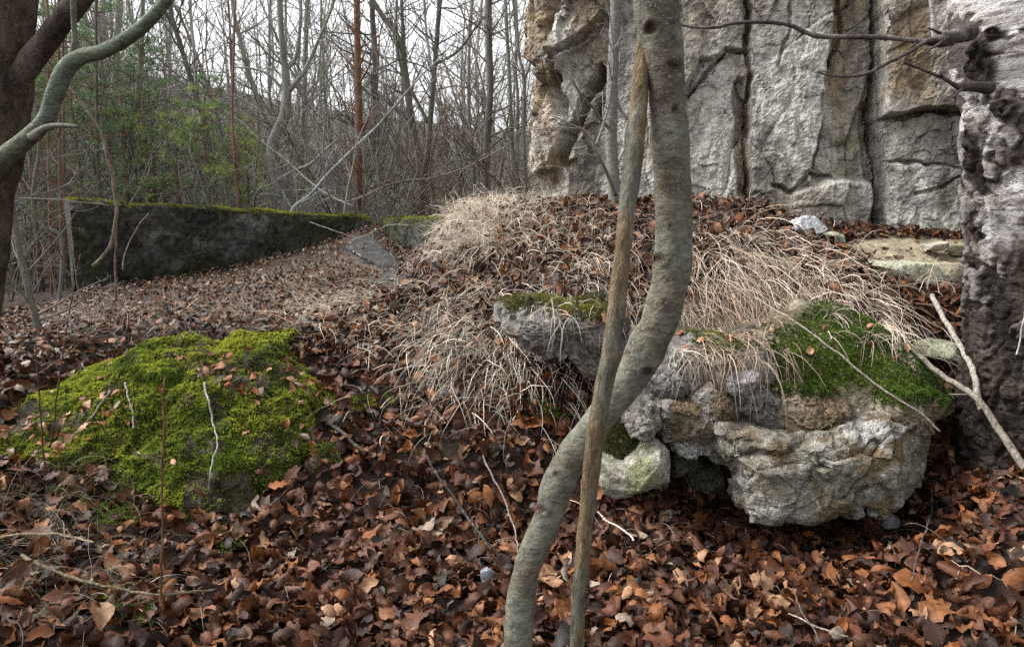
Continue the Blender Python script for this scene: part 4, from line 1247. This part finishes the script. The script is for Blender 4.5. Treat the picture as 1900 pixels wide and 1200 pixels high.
trunk_mesh('branch', [(1835,165,2.78,24),(1808,161,2.72,17),(1785,162,2.69,15),(1772,158,2.68,9),(1753,147,2.66,6),(1720,133,2.64,5),(1692,122,2.62,4),(1677,116,2.61,6)], M_bark3, bcol, BT, n=60, sides=10, bump=.2, seed=14, bs=30)
trunk_mesh('branch', [(1733,70,2.7,9),(1732,40,2.7,9),(1729,10,2.7,8),(1720,-60,2.7,7)], M_birch, (.45, .40, .38), BT, n=30, sides=8, bump=.15, seed=15, bs=30)
for k, (p, q_) in enumerate([((1490,62),(1477,75)),((1753,147),(1745,137)),((1700,80),(1694,86)),((1785,165),(1768,182)),((1760,70),(1722,95)),((1745,62),(1722,52))]):
    trunk_mesh('twig_stub', [(*p, 2.6 if p[0] < 1600 else 2.67, 6), (*q_, 2.58 if p[0] < 1600 else 2.63, 3)], M_bark3, bcol, BT, n=6, sides=6, seed=k)

# ------------------------------------------------------------------ sticks and thin stems
def ray_ground(px, py, y0=1.6, y1=9.0, up=0.0):
    ys = np.linspace(y0, y1, 1500)
    P = at(px, py, ys)
    dz = P[:, 2] - (zat(P[:, 0], P[:, 1]) + up)
    k = np.nonzero(dz < 0)[0]
    return ys[k[0]] if len(k) else y1
def ray_scene(px, py):
    o_ = Vector((0, 0, CAMZ)); d_ = Vector(at(px, py, 1.0)) - o_; d_.normalize()
    best = ray_ground(px, py, up=.02)
    for t in bv:
        h = t.ray_cast(o_, d_)
        if h[0] is not None: best = min(best, h[0].y)
    return best
def stick(label, pts, w0, w1, col, mat=None, name='fallen_stick', up=.03, Ys=None, bump=.15, cat='stick', sub=()):
    if Ys is None:
        Ys = [ray_ground(p[0], p[1], up=up) for p in pts]
        Ys = [y - .02 for y in Ys]
    if isinstance(Ys, str):
        Ys = [ray_scene(p[0], p[1]) - .022 for p in pts]
    ws = np.linspace(w0, w1, len(pts))
    acc = Acc()
    P, r = pathw([(p[0], p[1], Y, w_) for p, Y, w_ in zip(pts, Ys, ws)])
    Q = smooth_line(np.column_stack([P, r]), max(24, len(pts) * 8))
    Q[:, :3] += .004 * np.stack([noise(Q[:, :3] * 25, s) for s in (1, 2, 3)], -1)
    add_tube(acc, Q[:, :3], np.maximum(Q[:, 3], .0006), 8, col, bump=bump, seed=len(label))
    for (k, dpx, dpy) in sub:
        i = int(k * (len(Q) - 1)); p = Q[i, :3]; e = p + np.array([dpx, -abs(dpx) * .2, -dpy]) * Ys[0] / FPX
        add_tube(acc, smooth_line(np.array([p, (p + e) / 2 + .01, e]), 8), np.linspace(Q[i, 3] * .6, .0008, 8), 5, col)
    o = acc.obj(name, mat or M_bark2)
    return tag(o, label, cat)
stick('pale bare bent stick arching down to the crossing beside the birch', [(1730,548),(1745,580),(1770,620),(1795,665),(1808,700),(1815,738),(1822,760)], 9, 13, (.36, .33, .28), Ys=[3.55,3.4,3.25,3.1,3.0,2.95,2.92])
stick('long grey brown stick leaning across the leaves toward the lower right edge', [(1600,590),(1650,620),(1700,655),(1755,700),(1812,738),(1850,790),(1900,868),(1960,960)], 6, 17, (.24, .21, .17), Ys=[3.45,3.35,3.2,3.05,2.9,2.82,2.7,2.6])
stick('white thin stem hanging in front of the birch base', [(1903,560),(1898,600),(1890,640),(1885,658)], 3, 3, (.55, .52, .48), Ys=[2.3,2.3,2.3,2.3], name='bare_shoot')
stick('long straight pale straw lying over the deep green moss', [(1400,552),(1480,600),(1560,660),(1640,725),(1700,760),(1745,800)], 3.0, 4.5, (.42, .36, .30), Ys=[3.2,3.05,2.95,2.88,2.86,2.85], name='grass_stalk', cat='stalk')
stick('dark wet twig slanting down the leaves left of the curved trunk', [(790,843),(810,880),(840,920),(865,955),(890,990),(912,1020)], 5, 6, (.05, .045, .045), up=.06)
stick('pale grey twig on the leaves just left of the curved trunk', [(897,815),(900,855),(918,890),(937,930),(950,965),(956,985),(962,1025)], 4, 3, (.26, .24, .22), up=.06)
stick('crooked brown branch lying across the lower left leaves', [(40,1030),(75,1048),(130,1070),(180,1083),(240,1095),(310,1102),(400,1094)], 8, 4, (.17, .14, .09), up=.06, sub=((.6, 40, -10),))
stick('thick curved dry stem arching over leaves near the lower left corner', [(-20,1000),(30,992),(90,990),(140,998),(175,1005)], 7, 3, (.30, .24, .16), up=.09)
stick('short dark broken twig beside the boulder on the leaves', [(618,790),(640,805),(655,822),(678,838)], 7, 6, (.08, .07, .06), up=.05)
stick('slender white twig draped down the mossy boulder', [(378,710),(386,745),(396,785),(403,820),(396,850),(391,880),(388,910)], 4, 2.2, (.36, .35, .33), Ys='s', sub=((.65, 14, 30),))
stick('short pale twig on the moss left of the long white twig', [(232,710),(240,740),(247,770),(247,795)], 4, 3, (.34, .31, .27), Ys='s')
stick('grey twig leaning from the moss to the leaves at the boulder left side', [(205,725),(175,765),(145,800),(120,825)], 5, 3, (.25, .23, .19), Ys='s')
stick('very thin dark twig running diagonally off the boulder right flank', [(640,810),(590,850),(540,900),(500,940),(440,990),(410,1030)], 2.5, 2.5, (.16, .12, .10), Ys='s')
stick('white bent straw beside the brown pole stem on the leaves', [(1103,945),(1125,965),(1150,978),(1170,995),(1175,1003)], 3.5, 4.5, (.60, .56, .50), up=.05, name='grass_stalk', cat='stalk')
stick('dark thin twig standing crooked in the leaves at the lower right', [(1730,905),(1728,950),(1715,990),(1700,1040),(1692,1075)], 3.5, 3, (.09, .075, .07), up=.07)
stick('thin pale twig lying flat in the lower right leaves', [(1465,1138),(1500,1155),(1540,1170),(1575,1182)], 4, 3, (.40, .34, .28), up=.06)
stick('forked brown twig in the lower right foreground leaves', [(1472,1092),(1490,1140),(1510,1165),(1522,1192)], 4, 3, (.14, .11, .09), up=.06, sub=((.3, -60, 40),))
stick('long thin dead twig along the slope from the crest to the ruin ledge', [(905,575),(960,562),(1010,550),(1060,525),(1110,505)], 4, 3, (.09, .075, .07), up=.09)
stick('long thin fallen stick bridging the corner of the walls', [(575,412),(620,428),(665,444),(712,460)], 2.4, 2, (.17, .155, .13), Ys=[7.4,7.3,7.2,7.1])
stick('thin brown stick crossing the first one at the wall corner', [(655,446),(690,432),(720,418),(760,418)], 2.2, 2, (.20, .18, .15), Ys=[7.3,7.0,6.8,6.6])
stick('short pale broken stick on the paving slab', [(650,450),(655,465),(670,474),(685,475)], 3, 2, (.30, .28, .25), up=.04)
# upright thin stems
stick('brown upright stem standing in front of the mossy boulder', [(302,1260),(300,1100),(301,950),(303,820),(306,700)], 5.5, 4, (.16, .085, .05), Ys=[2.05,2.1,2.1,2.12,2.15], name='bare_shoot')
stick('dark thin shoot at the left end of the boulder', [(84,870),(76,790),(72,700),(64,640)], 3.5, 2.5, (.09, .05, .045), Ys=[2.75,2.75,2.75,2.75], name='bare_shoot')
stick('leaning dark shoot right of its twin at the boulder left end', [(93,830),(104,750),(115,670),(125,600),(150,470)], 4, 2, (.11, .06, .05), Ys=[2.8,2.8,2.8,2.85,2.9], name='bare_shoot')
stick('arching red brown shoot over the leafy shelf', [(60,700),(120,660),(190,600),(240,560),(290,520)], 3, 2, (.16, .08, .06), Ys=[3.4,3.4,3.5,3.6,3.8], name='bare_shoot')
stick('tall thin reddish stem before the left end of the wall', [(216,560),(214,500),(216,404),(216,366),(207,310),(190,250)], 4, 6, (.17, .11, .08), Ys=[4.4,4.4,4.4,4.4,4.4,4.4], name='bare_shoot')
stick('pale hooked branch tip hanging before the wall', [(60,90),(130,165),(184,240),(203,302),(214,366),(216,404),(207,447),(192,475),(174,493)], 4, 8, (.20, .17, .13), Ys=[3.2]*9, name='hanging_branch', cat='branch')
stick('thin twig rising in a V left of the hanging branch', [(226,500),(232,470),(250,430),(277,395)], 2.5, 2, (.28, .24, .2), Ys=[4.6]*4, name='bare_shoot')

# ------------------------------------------------------------------ trees in the wood
GREYB, BRNB, PALEB, REDB, DKB = (.20, .195, .17), (.21, .19, .16), (.34, .32, .29), (.20, .10, .06), (.115, .105, .09)
def grow(rs, acc, p, dirv, length, r0, level, maxl, col, side_bias=None, dens=1.0, up=.12, wob=.10, sides=(6, 5, 4, 3), twig=4):
    n = max(4, int(length / (0.22 if level == 0 else .16)) + 2)
    n = min(n, 16 if level == 0 else 9)
    pts = [p.copy()]; d_ = dirv / np.linalg.norm(dirv)
    st = length / (n - 1)
    ds = [d_.copy()]
    for k in range(n - 1):
        d_ = d_ + rs.normal(0, wob, 3) + np.array([0, 0, up * (1 if level else .3)])
        d_ /= np.linalg.norm(d_)
        pts.append(pts[-1] + d_ * st); ds.append(d_.copy())
    pts = np.array(pts)
    rr_ = r0 * np.linspace(1, .35 if level < maxl else .3, n)
    add_tube(acc, pts, rr_, sides[min(level, 3)], col, cap=False)
    if level < maxl:
        nb = int(rs.integers(3, 6) * dens) + (4 if level == 0 else 1)
        for _ in range(nb):
            t = rs.uniform(.25 if level == 0 else .15, .98)
            i = min(int(t * (n - 1)), n - 2)
            q = pts[i] + (pts[i + 1] - pts[i]) * rs.random()
            perp = np.cross(ds[i], rs.normal(size=3)); perp /= np.linalg.norm(perp) + 1e-9
            a = rs.uniform(.45, 1.1)
            nd = ds[i] * math.cos(a) + perp * math.sin(a)
            grow(rs, acc, q, nd, length * rs.uniform(.28, .5) * (1.15 - .5 * t), max(rr_[i] * rs.uniform(.35, .6), .0025), level + 1, maxl, col, None, dens, up, wob * 1.25, sides)
    return pts, rr_

def hero(name, label, pts, mat, col, limbs=(), nside=14, sub=2, seed=0, cat='tree', blen=.9, dens=.8, group=None, tmin=.1, sides=12, col2=None):
    base = at(pts[0][0], pts[0][1], pts[0][2])
    root = thing(name, label, cat, base, group)
    gzv = float(zat(base[0], base[1])) - .05
    P, r = pathw(pts)
    if base[2] > gzv:
        P = np.vstack([[base[0] - .02, base[1], gzv], P]); r = np.append(r[0] * 1.15, r)
    Q = smooth_line(np.column_stack([P, r]), 60)
    acc = Acc(); add_tube(acc, Q[:, :3], Q[:, 3], sides, col, bump=.12, seed=seed, bs=12)
    acc.obj('trunk', mat, root)
    rs = np.random.default_rng(seed + 500)
    for lp in limbs:
        P2, r2 = pathw(lp)
        Q2 = smooth_line(np.column_stack([P2, r2]), 30)
        acc = Acc(); add_tube(acc, Q2[:, :3], Q2[:, 3], 7, col2 or col, bump=.1, seed=seed)
        acc.obj('limb', mat, root)
        Q = np.vstack([Q, Q2])
    acc = Acc()
    for _ in range(nside):
        i = rs.integers(int(len(Q) * tmin), len(Q) - 1)
        dv = rs.normal(0, 1, 3); dv[2] = abs(dv[2]) * .6 + .25
        grow(rs, acc, Q[i, :3], dv, blen * rs.uniform(.5, 1.3), max(Q[i, 3] * .35, .004), 1, 1 + sub, col, None, dens, .06, .14)
    if nside:
        tag(acc.obj('crown', M_twig, root), kind='stuff')
    return root
hero('forked_tree', 'grey forked tree with a bend, rising behind the middle of the long wall', [(534,392,10,26),(520,350,10,24),(506,300,10,22),(508,262,10,21),(528,215,10,20),(532,165,10,16),(524,81,10,11),(519,0,10,10),(517,-250,10,7)], M_wood, GREYB,
     limbs=[[(531,175,10,9),(566,129,9.9,7),(588,81,9.9,6),(609,32,9.9,5),(622,-10,9.9,5),(640,-120,9.9,3)],[(531,130,10,8),(550,102,10.1,7),(558,32,10.1,6),(558,0,10.1,6),(562,-150,10.1,4)],[(528,170,10,6),(500,140,10,5),(470,128,10,4),(430,125,10,3)],
            [(516,334,9.9,8),(545,318,9.8,6),(577,304,9.6,6),(600,282,9.6,5),(626,259,9.6,4)],[(525,355,9.9,5),(532,372,9.8,5),(545,390,9.7,4)]], nside=30, seed=1, col2=(.24,.25,.23))
hero('pine_trunk_tree', 'straight orange brown pine trunk behind the wall corner', [(664,402,9.8,14),(665,300,9.8,13),(666,215,9.8,13),(664,108,9.8,12),(662,0,9.8,12),(660,-300,9.8,10)], M_bark2, REDB, nside=26, seed=2, blen=.6, dens=.6)
hero('slim_grey_tree', 'straight slim grey tree left of the cliff behind the grass', [(902,380,11,14),(903,313,11,14),(905,237,11,13),(910,162,11,12),(908,80,11,11),(907,0,11,11),(905,-250,11,8)], M_wood, (.12, .11, .10), nside=24, seed=3, blen=.8)
hero('curved_dark_tree', 'dark curved tree bowed to the right behind the pale grass tussock', [(782,385,11,12),(784,340,11,12),(792,291,11,11),(799,215,11,10),(806,129,11,9),(812,50,11,9),(816,-20,11,9),(818,-250,11,6)], M_wood, DKB, limbs=[[(796,230,11,7),(770,180,11,6),(745,130,11,5),(735,60,11,5),(738,-40,11,4)],[(808,120,11,5),(850,95,11,5),(880,55,11,4),(900,30,11,3)]], nside=28, seed=4)
hero('leaning_dark_tree', 'dark tree leaning left with a broad tangle of branches', [(782,370,13,13),(778,302,13,13),(762,215,13,13),(753,140,13,12),(738,70,13,10),(700,15,13,9),(650,-80,13,7)], M_wood, DKB, limbs=[[(753,140,13,8),(748,60,13,7),(742,-60,13,5)],[(765,230,13,8),(720,190,13,7),(680,170,13,6),(640,120,13,4)]], nside=34, seed=5, blen=1.3)
hero('straight_dark_tree', 'straight dark tree between the pine trunk and the leaning tree', [(712,400,14,12),(706,323,14,12),(697,215,14,12),(696,108,14,11),(690,0,14,10),(686,-250,14,8)], M_wood, (.085, .075, .07), nside=34, seed=6, blen=1.2)
hero('diagonal_tree', 'thin grey tree slanting up left from behind the forked tree', [(520,385,12,9),(507,248,12,9),(485,200,12,9),(458,124,12,9),(445,70,12,8),(431,0,12,7),(420,-200,12,5)], M_wood, GREYB, nside=30, seed=7, blen=1.2)
hero('pale_birch', 'pale young birch stem behind the left end of the long wall', [(192,372,11,17),(196,330,11,16),(202,243,11,15),(213,162,11,13),(216,81,11,12),(221,0,11,11),(226,-250,11,8)], M_birch, (.36, .34, .30), nside=24, seed=8, blen=1.0)
hero('thin_olive_tree', 'thin olive grey tree just right of the pale birch', [(236,370,10.5,10),(240,290,10.5,10),(245,226,10.5,9),(256,178,10.5,9),(263,80,10.5,8),(265,0,10.5,7),(268,-200,10.5,5)], M_wood, (.14, .15, .11), nside=20, seed=9)
hero('slanting_tree', 'dark slanting tree on the hillside left of the sky gap', [(400,370,13,9),(385,250,13,9),(367,189,13,9),(334,81,13,9),(315,11,13,8),(300,-150,13,6)], M_wood, DKB, nside=30, seed=10, blen=1.4)
hero('reddish_sapling', 'slender reddish sapling behind the wall below the sky gap', [(443,385,9.4,6),(438,323,9.4,6),(431,216,9.4,5),(434,97,9.4,4),(436,0,9.4,3)], M_wood, (.17, .10, .075), nside=12, seed=11, blen=.5)
hero('leaning_pale_sapling', 'long pale sapling leaning far right across the pine trunk', [(540,395,9.3,6),(575,362,9.3,6),(609,323,9.3,6),(663,270,9.3,6),(700,235,9.3,5),(722,210,9.3,5),(787,135,9.3,3),(830,100,9.3,2)], M_wood, (.32, .34, .33), nside=8, seed=12, blen=.5)
hero('pole_tree', 'grey pole tree close to the left edge of the cliff', [(955,380,12,8),(950,280,12,8),(946,160,12,7),(940,54,12,7),(936,-60,12,6)], M_wood, GREYB, nside=22, seed=13)
hero('forked_pole_tree', 'thin forked tree touching the outline of the cliff', [(975,380,11,7),(972,250,11,6),(973,150,11,6),(962,90,11,5),(955,-60,11,4)], M_wood, GREYB, limbs=[[(973,150,11,5),(985,110,11,5),(992,20,11,4),(998,-60,11,4)]], nside=20, seed=14)
hero('cliff_sapling', 'straight grey sapling standing on the crest in front of the cliff', [(1140,385,4.9,24),(1138,330,4.9,23),(1134,250,4.9,22),(1137,130,4.9,21),(1141,50,4.9,20),(1142,-20,4.9,18),(1142,-250,4.9,15)], M_bark, (.17, .16, .145), nside=10, seed=15, blen=.5, dens=.7,
     limbs=[[(1143,362,4.8,8),(1128,325,4.7,7),(1108,285,4.6,6),(1090,248,4.6,5),(1062,232,4.6,3),(1022,214,4.6,2)],[(1106,270,4.62,5),(1120,230,4.7,5),(1130,190,4.75,4),(1138,120,4.75,4),(1133,40,4.75,3),(1120,-10,4.75,3)]])
hero('left_sapling', 'thin bent grey sapling leaning at the left before the wall end', [(82,645,4.3,14),(62,575,4.3,13),(47,510,4.3,12),(36,465,4.3,11),(22,380,4.3,10),(14,300,4.3,9),(20,150,4.3,8),(30,-50,4.3,7)], M_bark, (.13, .12, .10), nside=10, seed=16, blen=.5, dens=.7)
hero('crooked_sapling', 'crooked dark sapling with a kinked stem left of the wall', [(110,560,5.6,7),(116,447,5.6,7),(82,420,5.6,7),(62,380,5.6,7),(64,330,5.6,6),(72,270,5.6,5),(60,150,5.6,4)], M_wood, DKB, nside=12, seed=17, blen=.6)
for k, (x, t, y0, c, wd, lb) in enumerate([(92,240,545,REDB,5,'thin red brown pine pole nearest the left end of the wall'),(112,200,560,REDB,6,'second red brown pine pole touching the wall end'),(120,240,540,(.14,.09,.07),5,'thin brown pole right behind the left wall end'),(182,230,385,DKB,6,'crooked dark stem beside the pale birch above the wall')]):
    hero('thin_pine_pole', lb, [(x + 4, y0, 7.6 + k * .4, wd), (x, (y0 + t) / 2, 7.6 + k * .4, wd), (x - 2, t, 7.6 + k * .4, wd - 1), (x - 4, -60, 7.6 + k * .4, wd - 2)], M_wood, tuple(np.array(c) * .8), nside=16, seed=30 + k, blen=.6, sides=7)

# archetypes of far trees, copied as individuals
def copy_tree(root, loc, rz, s, label=None):
    r = root.copy(); COL.objects.link(r)
    r.location = loc; r.rotation_euler = (0, 0, rz); r.scale = (s, s, s)
    for ch in list(root.children):
        c = ch.copy(); COL.objects.link(c); c.parent = r
        c.matrix_parent_inverse = Matrix.Identity(4)
    return r
def archetype(seed, h, r0, col, lean=.1, dens=1.0):
    rs = np.random.default_rng(seed)
    root = empty('bare_tree', (0, 0, 0))
    acc = Acc(); tw = Acc()
    n = 14
    pts = [np.zeros(3) - [0, 0, .2]]; d_ = np.array([rs.normal(0, lean), rs.normal(0, lean), 1.0])
    for k in range(n - 1):
        d_ = d_ + rs.normal(0, .07, 3) + [0, 0, .06]; d_ /= np.linalg.norm(d_)
        pts.append(pts[-1] + d_ * h / (n - 1))
    pts = np.array(pts); rr_ = r0 * np.linspace(1, .18, n)
    add_tube(acc, smooth_line(np.column_stack([pts, rr_]), 28)[:, :3], np.interp(np.linspace(0, 1, 28), np.linspace(0, 1, n), rr_), 7, col, bump=.1, seed=seed, bs=8)
    acc.obj('trunk', M_wood, root)
    for _ in range(int(30 * dens)):
        t = rs.uniform(.12, 1) ; i = min(int(t * (n - 1)), n - 2)
        q = pts[i] + (pts[i + 1] - pts[i]) * rs.random()
        a = rs.uniform(0, 6.28); el = rs.uniform(.1, 1.1)
        dv = np.array([math.cos(a) * math.cos(el), math.sin(a) * math.cos(el), math.sin(el)])
        grow(rs, tw, q, dv, h * rs.uniform(.14, .34) * (1.1 - .5 * t), max(rr_[i] * rs.uniform(.25, .5), .006), 1, 3, col, None, .9, .08, .13)
    tag(tw.obj('crown', M_twig, root), kind='stuff')
    return root
ARCH = []
for k in range(8):
    c = [GREYB, DKB, BRNB, (.26, .25, .225), (.155, .145, .13), (.22, .21, .19), (.30, .28, .26), (.19, .17, .145)][k]
    ARCH.append(archetype(900 + k, [9, 10, 8, 11, 7, 12, 9, 8][k], [.055, .065, .045, .075, .04, .08, .05, .045][k], c, .12))
LAND = [(0, 'behind the leftmost dark tree'), (130, 'beyond the thin pine poles'), (190, 'over the wall left end'), (260, 'beside the pale birch stem'),
        (340, 'left of the slanting tree'), (420, 'behind the slanting tree'), (500, 'left of the forked tree'), (590, 'right of the forked tree'),
        (690, 'around the orange pine trunk'), (770, 'left of the curved dark tree'), (860, 'right of the curved dark tree'), (930, 'beside the slim grey tree'), (3000, 'next to the cliff edge')]
def landmark(x, Y):
    px = 950 + x / Y * FPX
    return next(t for e, t in LAND if px < e)
def how_far(Y, a, b):
    return 'nearer' if Y < a else ('middle' if Y < b else 'far')
TONE = ['upright grey', 'dark grey', 'short brownish', 'tall light grey', 'very thin grey', 'tallest forking', 'pale ash coloured', 'short drab']
def tree_label(k, x, Y):
    d_ = {'nearer': 'close by', 'middle': 'halfway back', 'far': 'far back'}[how_far(Y, 22, 40)]
    return '%s bare tree, %s, %s' % (TONE[k], d_, landmark(x, Y))
STONE_ = ['brown low', 'grey arching', 'light grey squat', 'dark tall', 'reddish twiggy', 'whitish']
def shrub_label(k, x, Y):
    d_ = {'nearer': 'close by', 'middle': 'halfway back', 'far': 'far back'}[how_far(Y, 13, 22)]
    return '%s leafless shrub, %s, %s' % (STONE_[k], d_, landmark(x, Y))
rs = np.random.default_rng(5)
spots = []
tries = 0
while len(spots) < 190 and tries < 9000:
    tries += 1
    Y = 13 + 52 * rs.random() ** 1.5
    px = rs.uniform(-250, 1010)
    x = (px - 950) / FPX * Y
    if px > 960 and Y < 16: continue
    if any((x - a) ** 2 + (Y - b) ** 2 < (.5 + Y * .018) ** 2 for a, b in spots): continue
    # keep the sky gap a little thinner
    if 380 < px < 1000 and Y > 25 and rs.random() < .55: continue
    if Y < 24 and rs.random() < .45: continue
    if 350 < px < 560 and rs.random() < .45: continue
    spots.append((x, Y))
for i, (x, y) in enumerate(spots):
    a = ARCH[i % 8]
    s = rs.uniform(.7, 1.2)
    loc = (x, y, float(zat(x, y)) - .1)
    if i < 8:
        a.location = loc; a.rotation_euler = (0, 0, rs.uniform(0, 6.28)); a.scale = (s, s, s)
        for ch in a.children: ch.matrix_parent_inverse = Matrix.Identity(4)
    else:
        a = copy_tree(a, loc, rs.uniform(0, 6.28), s)
    tag(a, tree_label(i % 8, x, y), 'tree', 'bare trees of the wood beyond the wall')

# bare shrubs making the grey thicket low behind the wall
def shrub(seed, h, col):
    rs = np.random.default_rng(seed)
    tw = Acc()
    for _ in range(9):
        a = rs.uniform(0, 6.28); el = rs.uniform(.7, 1.5)
        dv = np.array([math.cos(a) * math.cos(el), math.sin(a) * math.cos(el), math.sin(el)])
        grow(rs, tw, np.array([rs.normal(0, .15), rs.normal(0, .15), -.05]), dv, h * rs.uniform(.6, 1.1), rs.uniform(.008, .018), 0, 2, col, None, .9, .05, .13, sides=(5, 4, 3, 3))
    return tw.mesh('bare_shrub')
SH = [shrub(700 + k, [2.2, 2.8, 1.8, 3.2, 2.4, 2.0][k], [(.15,.13,.105), (.17,.16,.14), (.24, .22, .195), (.10,.085,.07), (.18, .125, .09), (.32, .31, .29)][k]) for k in range(6)]
for m_ in SH: m_.materials.append(M_twig)
n_sh = 0
for i in range(230):
    Y = 9.6 + 30 * rs.random() ** 1.4
    px = rs.uniform(-200, 985)
    x = (px - 950) / FPX * Y
    if px > 900 and Y < 10: continue
    o = bpy.data.objects.new('bare_shrub', SH[i % 6]); COL.objects.link(o)
    o.location = (x, Y, float(zat(x, Y))); o.rotation_euler = (rs.normal(0, .1), rs.normal(0, .1), rs.uniform(0, 6.28))
    s = rs.uniform(.7, 1.3); o.scale = (s, s, s)
    tag(o, shrub_label(i % 6, x, Y), 'shrub', 'bare shrubs of the thicket')
for k, (px, Y, s) in enumerate([(-60,6.4,.55),(20,7.2,.6),(60,8.2,.7),(-130,7.5,.8),(95,9.0,.7)]):
    x = (px - 950) / FPX * Y
    o = bpy.data.objects.new('bare_shrub', SH[(k * 2 + 5) % 6]); COL.objects.link(o)
    o.location = (x, Y, float(zat(x, Y))); o.rotation_euler = (0, 0, k * 1.3); o.scale = (s, s, s)
    tag(o, ['low twiggy bush behind the dark tree at the left edge', 'low grey bush in the dip just right of the dark tree', 'sparse low bush at the foot of the thin pine poles', 'wide low bush hidden behind the dark tree trunk', 'small bush close to the left end of the long wall'][k], 'shrub', 'low bushes left of the wall')
# fallen dead branches behind the wall
db = Acc()
for i in range(90):
    Y = rs.uniform(9.3, 15) ; px = rs.uniform(-100, 900); x = (px - 950) / FPX * Y
    p = np.array([x, Y, float(zat(x, Y)) + rs.uniform(.1, .7)])
    a = rs.uniform(-.5, .5) + (math.pi if rs.random() < .5 else 0)
    grow(rs, db, p, np.array([math.cos(a), .3 * rs.normal(), rs.uniform(-.1, .5)]), rs.uniform(1, 2.8), rs.uniform(.008, .022), 1, 2, [(.34, .33, .31), (.22, .2, .18), (.15, .13, .11)][i % 3], None, .8, .0, .12)
tag(db.obj('dead_branches', M_twig), 'tangle of fallen pale dead branches on the ground behind the wall', 'dead branches', kind='stuff')

# young pines with needle tufts
def needles(n, l, seed):
    rs = np.random.default_rng(seed); V, F = [], []
    for k in range(n):
        d_ = rs.normal(0, 1, 3); d_[2] = abs(d_[2]) * .9 + .2; d_ /= np.linalg.norm(d_)
        s = np.cross(d_, rs.normal(size=3)); s /= np.linalg.norm(s); s *= .0028
        i = len(V); b = d_ * .01; e = d_ * l * rs.uniform(.7, 1.1); e[2] -= .01
        V += [b - s, b + s, e]; F += [(i, i + 1, i + 2)]
    return np.array(V), np.array(F)
def pine(seed, h, cola, colb):
    rs = np.random.default_rng(seed)
    root = empty('young_pine')
    acc = Acc(); add_tube(acc, np.array([[0, 0, -.1], [.02, 0, h * .4], [0, .03, h * .75], [0, 0, h]]), np.array([.03, .024, .014, .005]), 7, (.16, .10, .07))
    acc.obj('trunk', M_wood, root)
    tw = Acc(); tips = []
    for z in np.arange(h * .12, h, .26):
        for k in range(5):
            if rs.random() < .4: continue
            a = k * 1.257 + rs.normal(0, .3) + z; L = (h - z) * .32 + .22
            L *= rs.uniform(.6, 1.1)
            q = [np.array([0, 0, z])]; d_ = np.array([math.cos(a), math.sin(a), .25]); 
            for j in range(6):
                d_ = d_ + rs.normal(0, .12, 3) + [0, 0, .04]; d_ /= np.linalg.norm(d_); q.append(q[-1] + d_ * L / 6)
            add_tube(tw, np.array(q), np.linspace(.009, .003, 7), 4, (.13, .10, .07), cap=False)
            for j in (3, 4, 5, 6):
                if j < 5 and rs.random() < .65: continue
                tips.append((q[j], d_)); 
                if rs.random() < .5:
                    sd_ = np.cross(d_, [0, 0, 1]) * rs.choice([-1, 1]); e = q[j] + sd_ * rs.uniform(.08, .16) + [0, 0, .03]
                    add_tube(tw, np.array([q[j], e]), [.003, .002], 3, (.13, .10, .07), cap=False); tips.append((e, sd_ + d_))
    T, F = needles(26, .125, seed)
    P = np.array([t[0] for t in tips]); D = np.array([t[1] for t in tips]) + [0, 0, .2]
    c = mixc(cola, colb, rs.random(len(P)) ** 2) * rs.uniform(.7, 1.2, (len(P), 1))
    V, Fo, C = instance(T, F, frames(D, rs.uniform(0, 6, len(P))), P, c)
    tag(tw.obj('branches', M_wood, root), kind='stuff')
    tag(mk('needles', V, [Fo], M_needle, C, root, smooth=False), kind='stuff')
    return root
PN = [pine(1, 3.6, (.12, .22, .10), (.20, .30, .11)), pine(2, 3.0, (.15, .24, .09), (.38, .45, .09)), pine(3, 4.2, (.12, .21, .11), (.21, .31, .11))]
pspots = [(130,9.9,1.05,2),(60,9.6,1.0,0),(225,10.6,1.0,2),(470,10.4,.7,1),(200,9.6,.8,0),(100,9.3,.9,2),(290,10.2,.85,2),(410,10.8,.8,0),(395,9.6,.8,1),(455,9.9,.7,1),(340,9.9,.8,1),(75,8.4,.95,2),(165,9.2,.95,0),(250,9.8,.85,1),(300,11,.95,0),(30,10,1.1,2),(130,11.5,1.1,2),(345,12.5,.85,1),(395,10.4,.75,1),(470,11,.7,1),(560,12,.55,1),(-60,9.6,1.1,2),(20,12.5,1.2,0),(100,14,1.3,2),(220,15,1.3,0),(330,16,1.2,2),(430,9.6,.5,1),(615,13,.5,1),(700,16,1.0,0),(160,12.2,1.1,0)]
seen = set()
plab = {0: 'dark green bushy young pine', 1: 'yellow green young pine', 2: 'tall blue green young pine'}
for k, (px, Y, s, a) in enumerate(pspots):
    x = (px - 950) / FPX * Y
    loc = (x, Y, float(zat(x, Y)))
    if a not in seen:
        seen.add(a); r = PN[a]
        r.location = loc; r.rotation_euler = (0, 0, k); r.scale = (s, s, s)
        for ch in r.children: ch.matrix_parent_inverse = Matrix.Identity(4)
    else:
        r = copy_tree(PN[a], loc, k * 1.7, s)
    tag(r, plab[a] + (' close by, ' if Y < 10 else ' further back, ') + landmark(x, Y), 'pine', ['dark young pines', 'yellow green young pines', 'tall young pines'][a])

# where two neighbours would share a label, say which looks larger
same = {}
for o in list(COL.objects):
    if o.get('category') in ('tree', 'shrub', 'pine') and o.get('group'):
        same.setdefault(o['label'], []).append(o)
for lb, os_ in same.items():
    if len(os_) > 1:
        os_.sort(key=lambda o: -o.scale[0] / o.location[1])
        words = {2: ['larger', 'smaller'], 3: ['largest', 'middle sized', 'smallest']}.get(len(os_), ['largest', 'second largest', 'third largest', 'smallest'])
        for w_, o in zip(words, os_):
            o['label'] = w_ + ' ' + lb
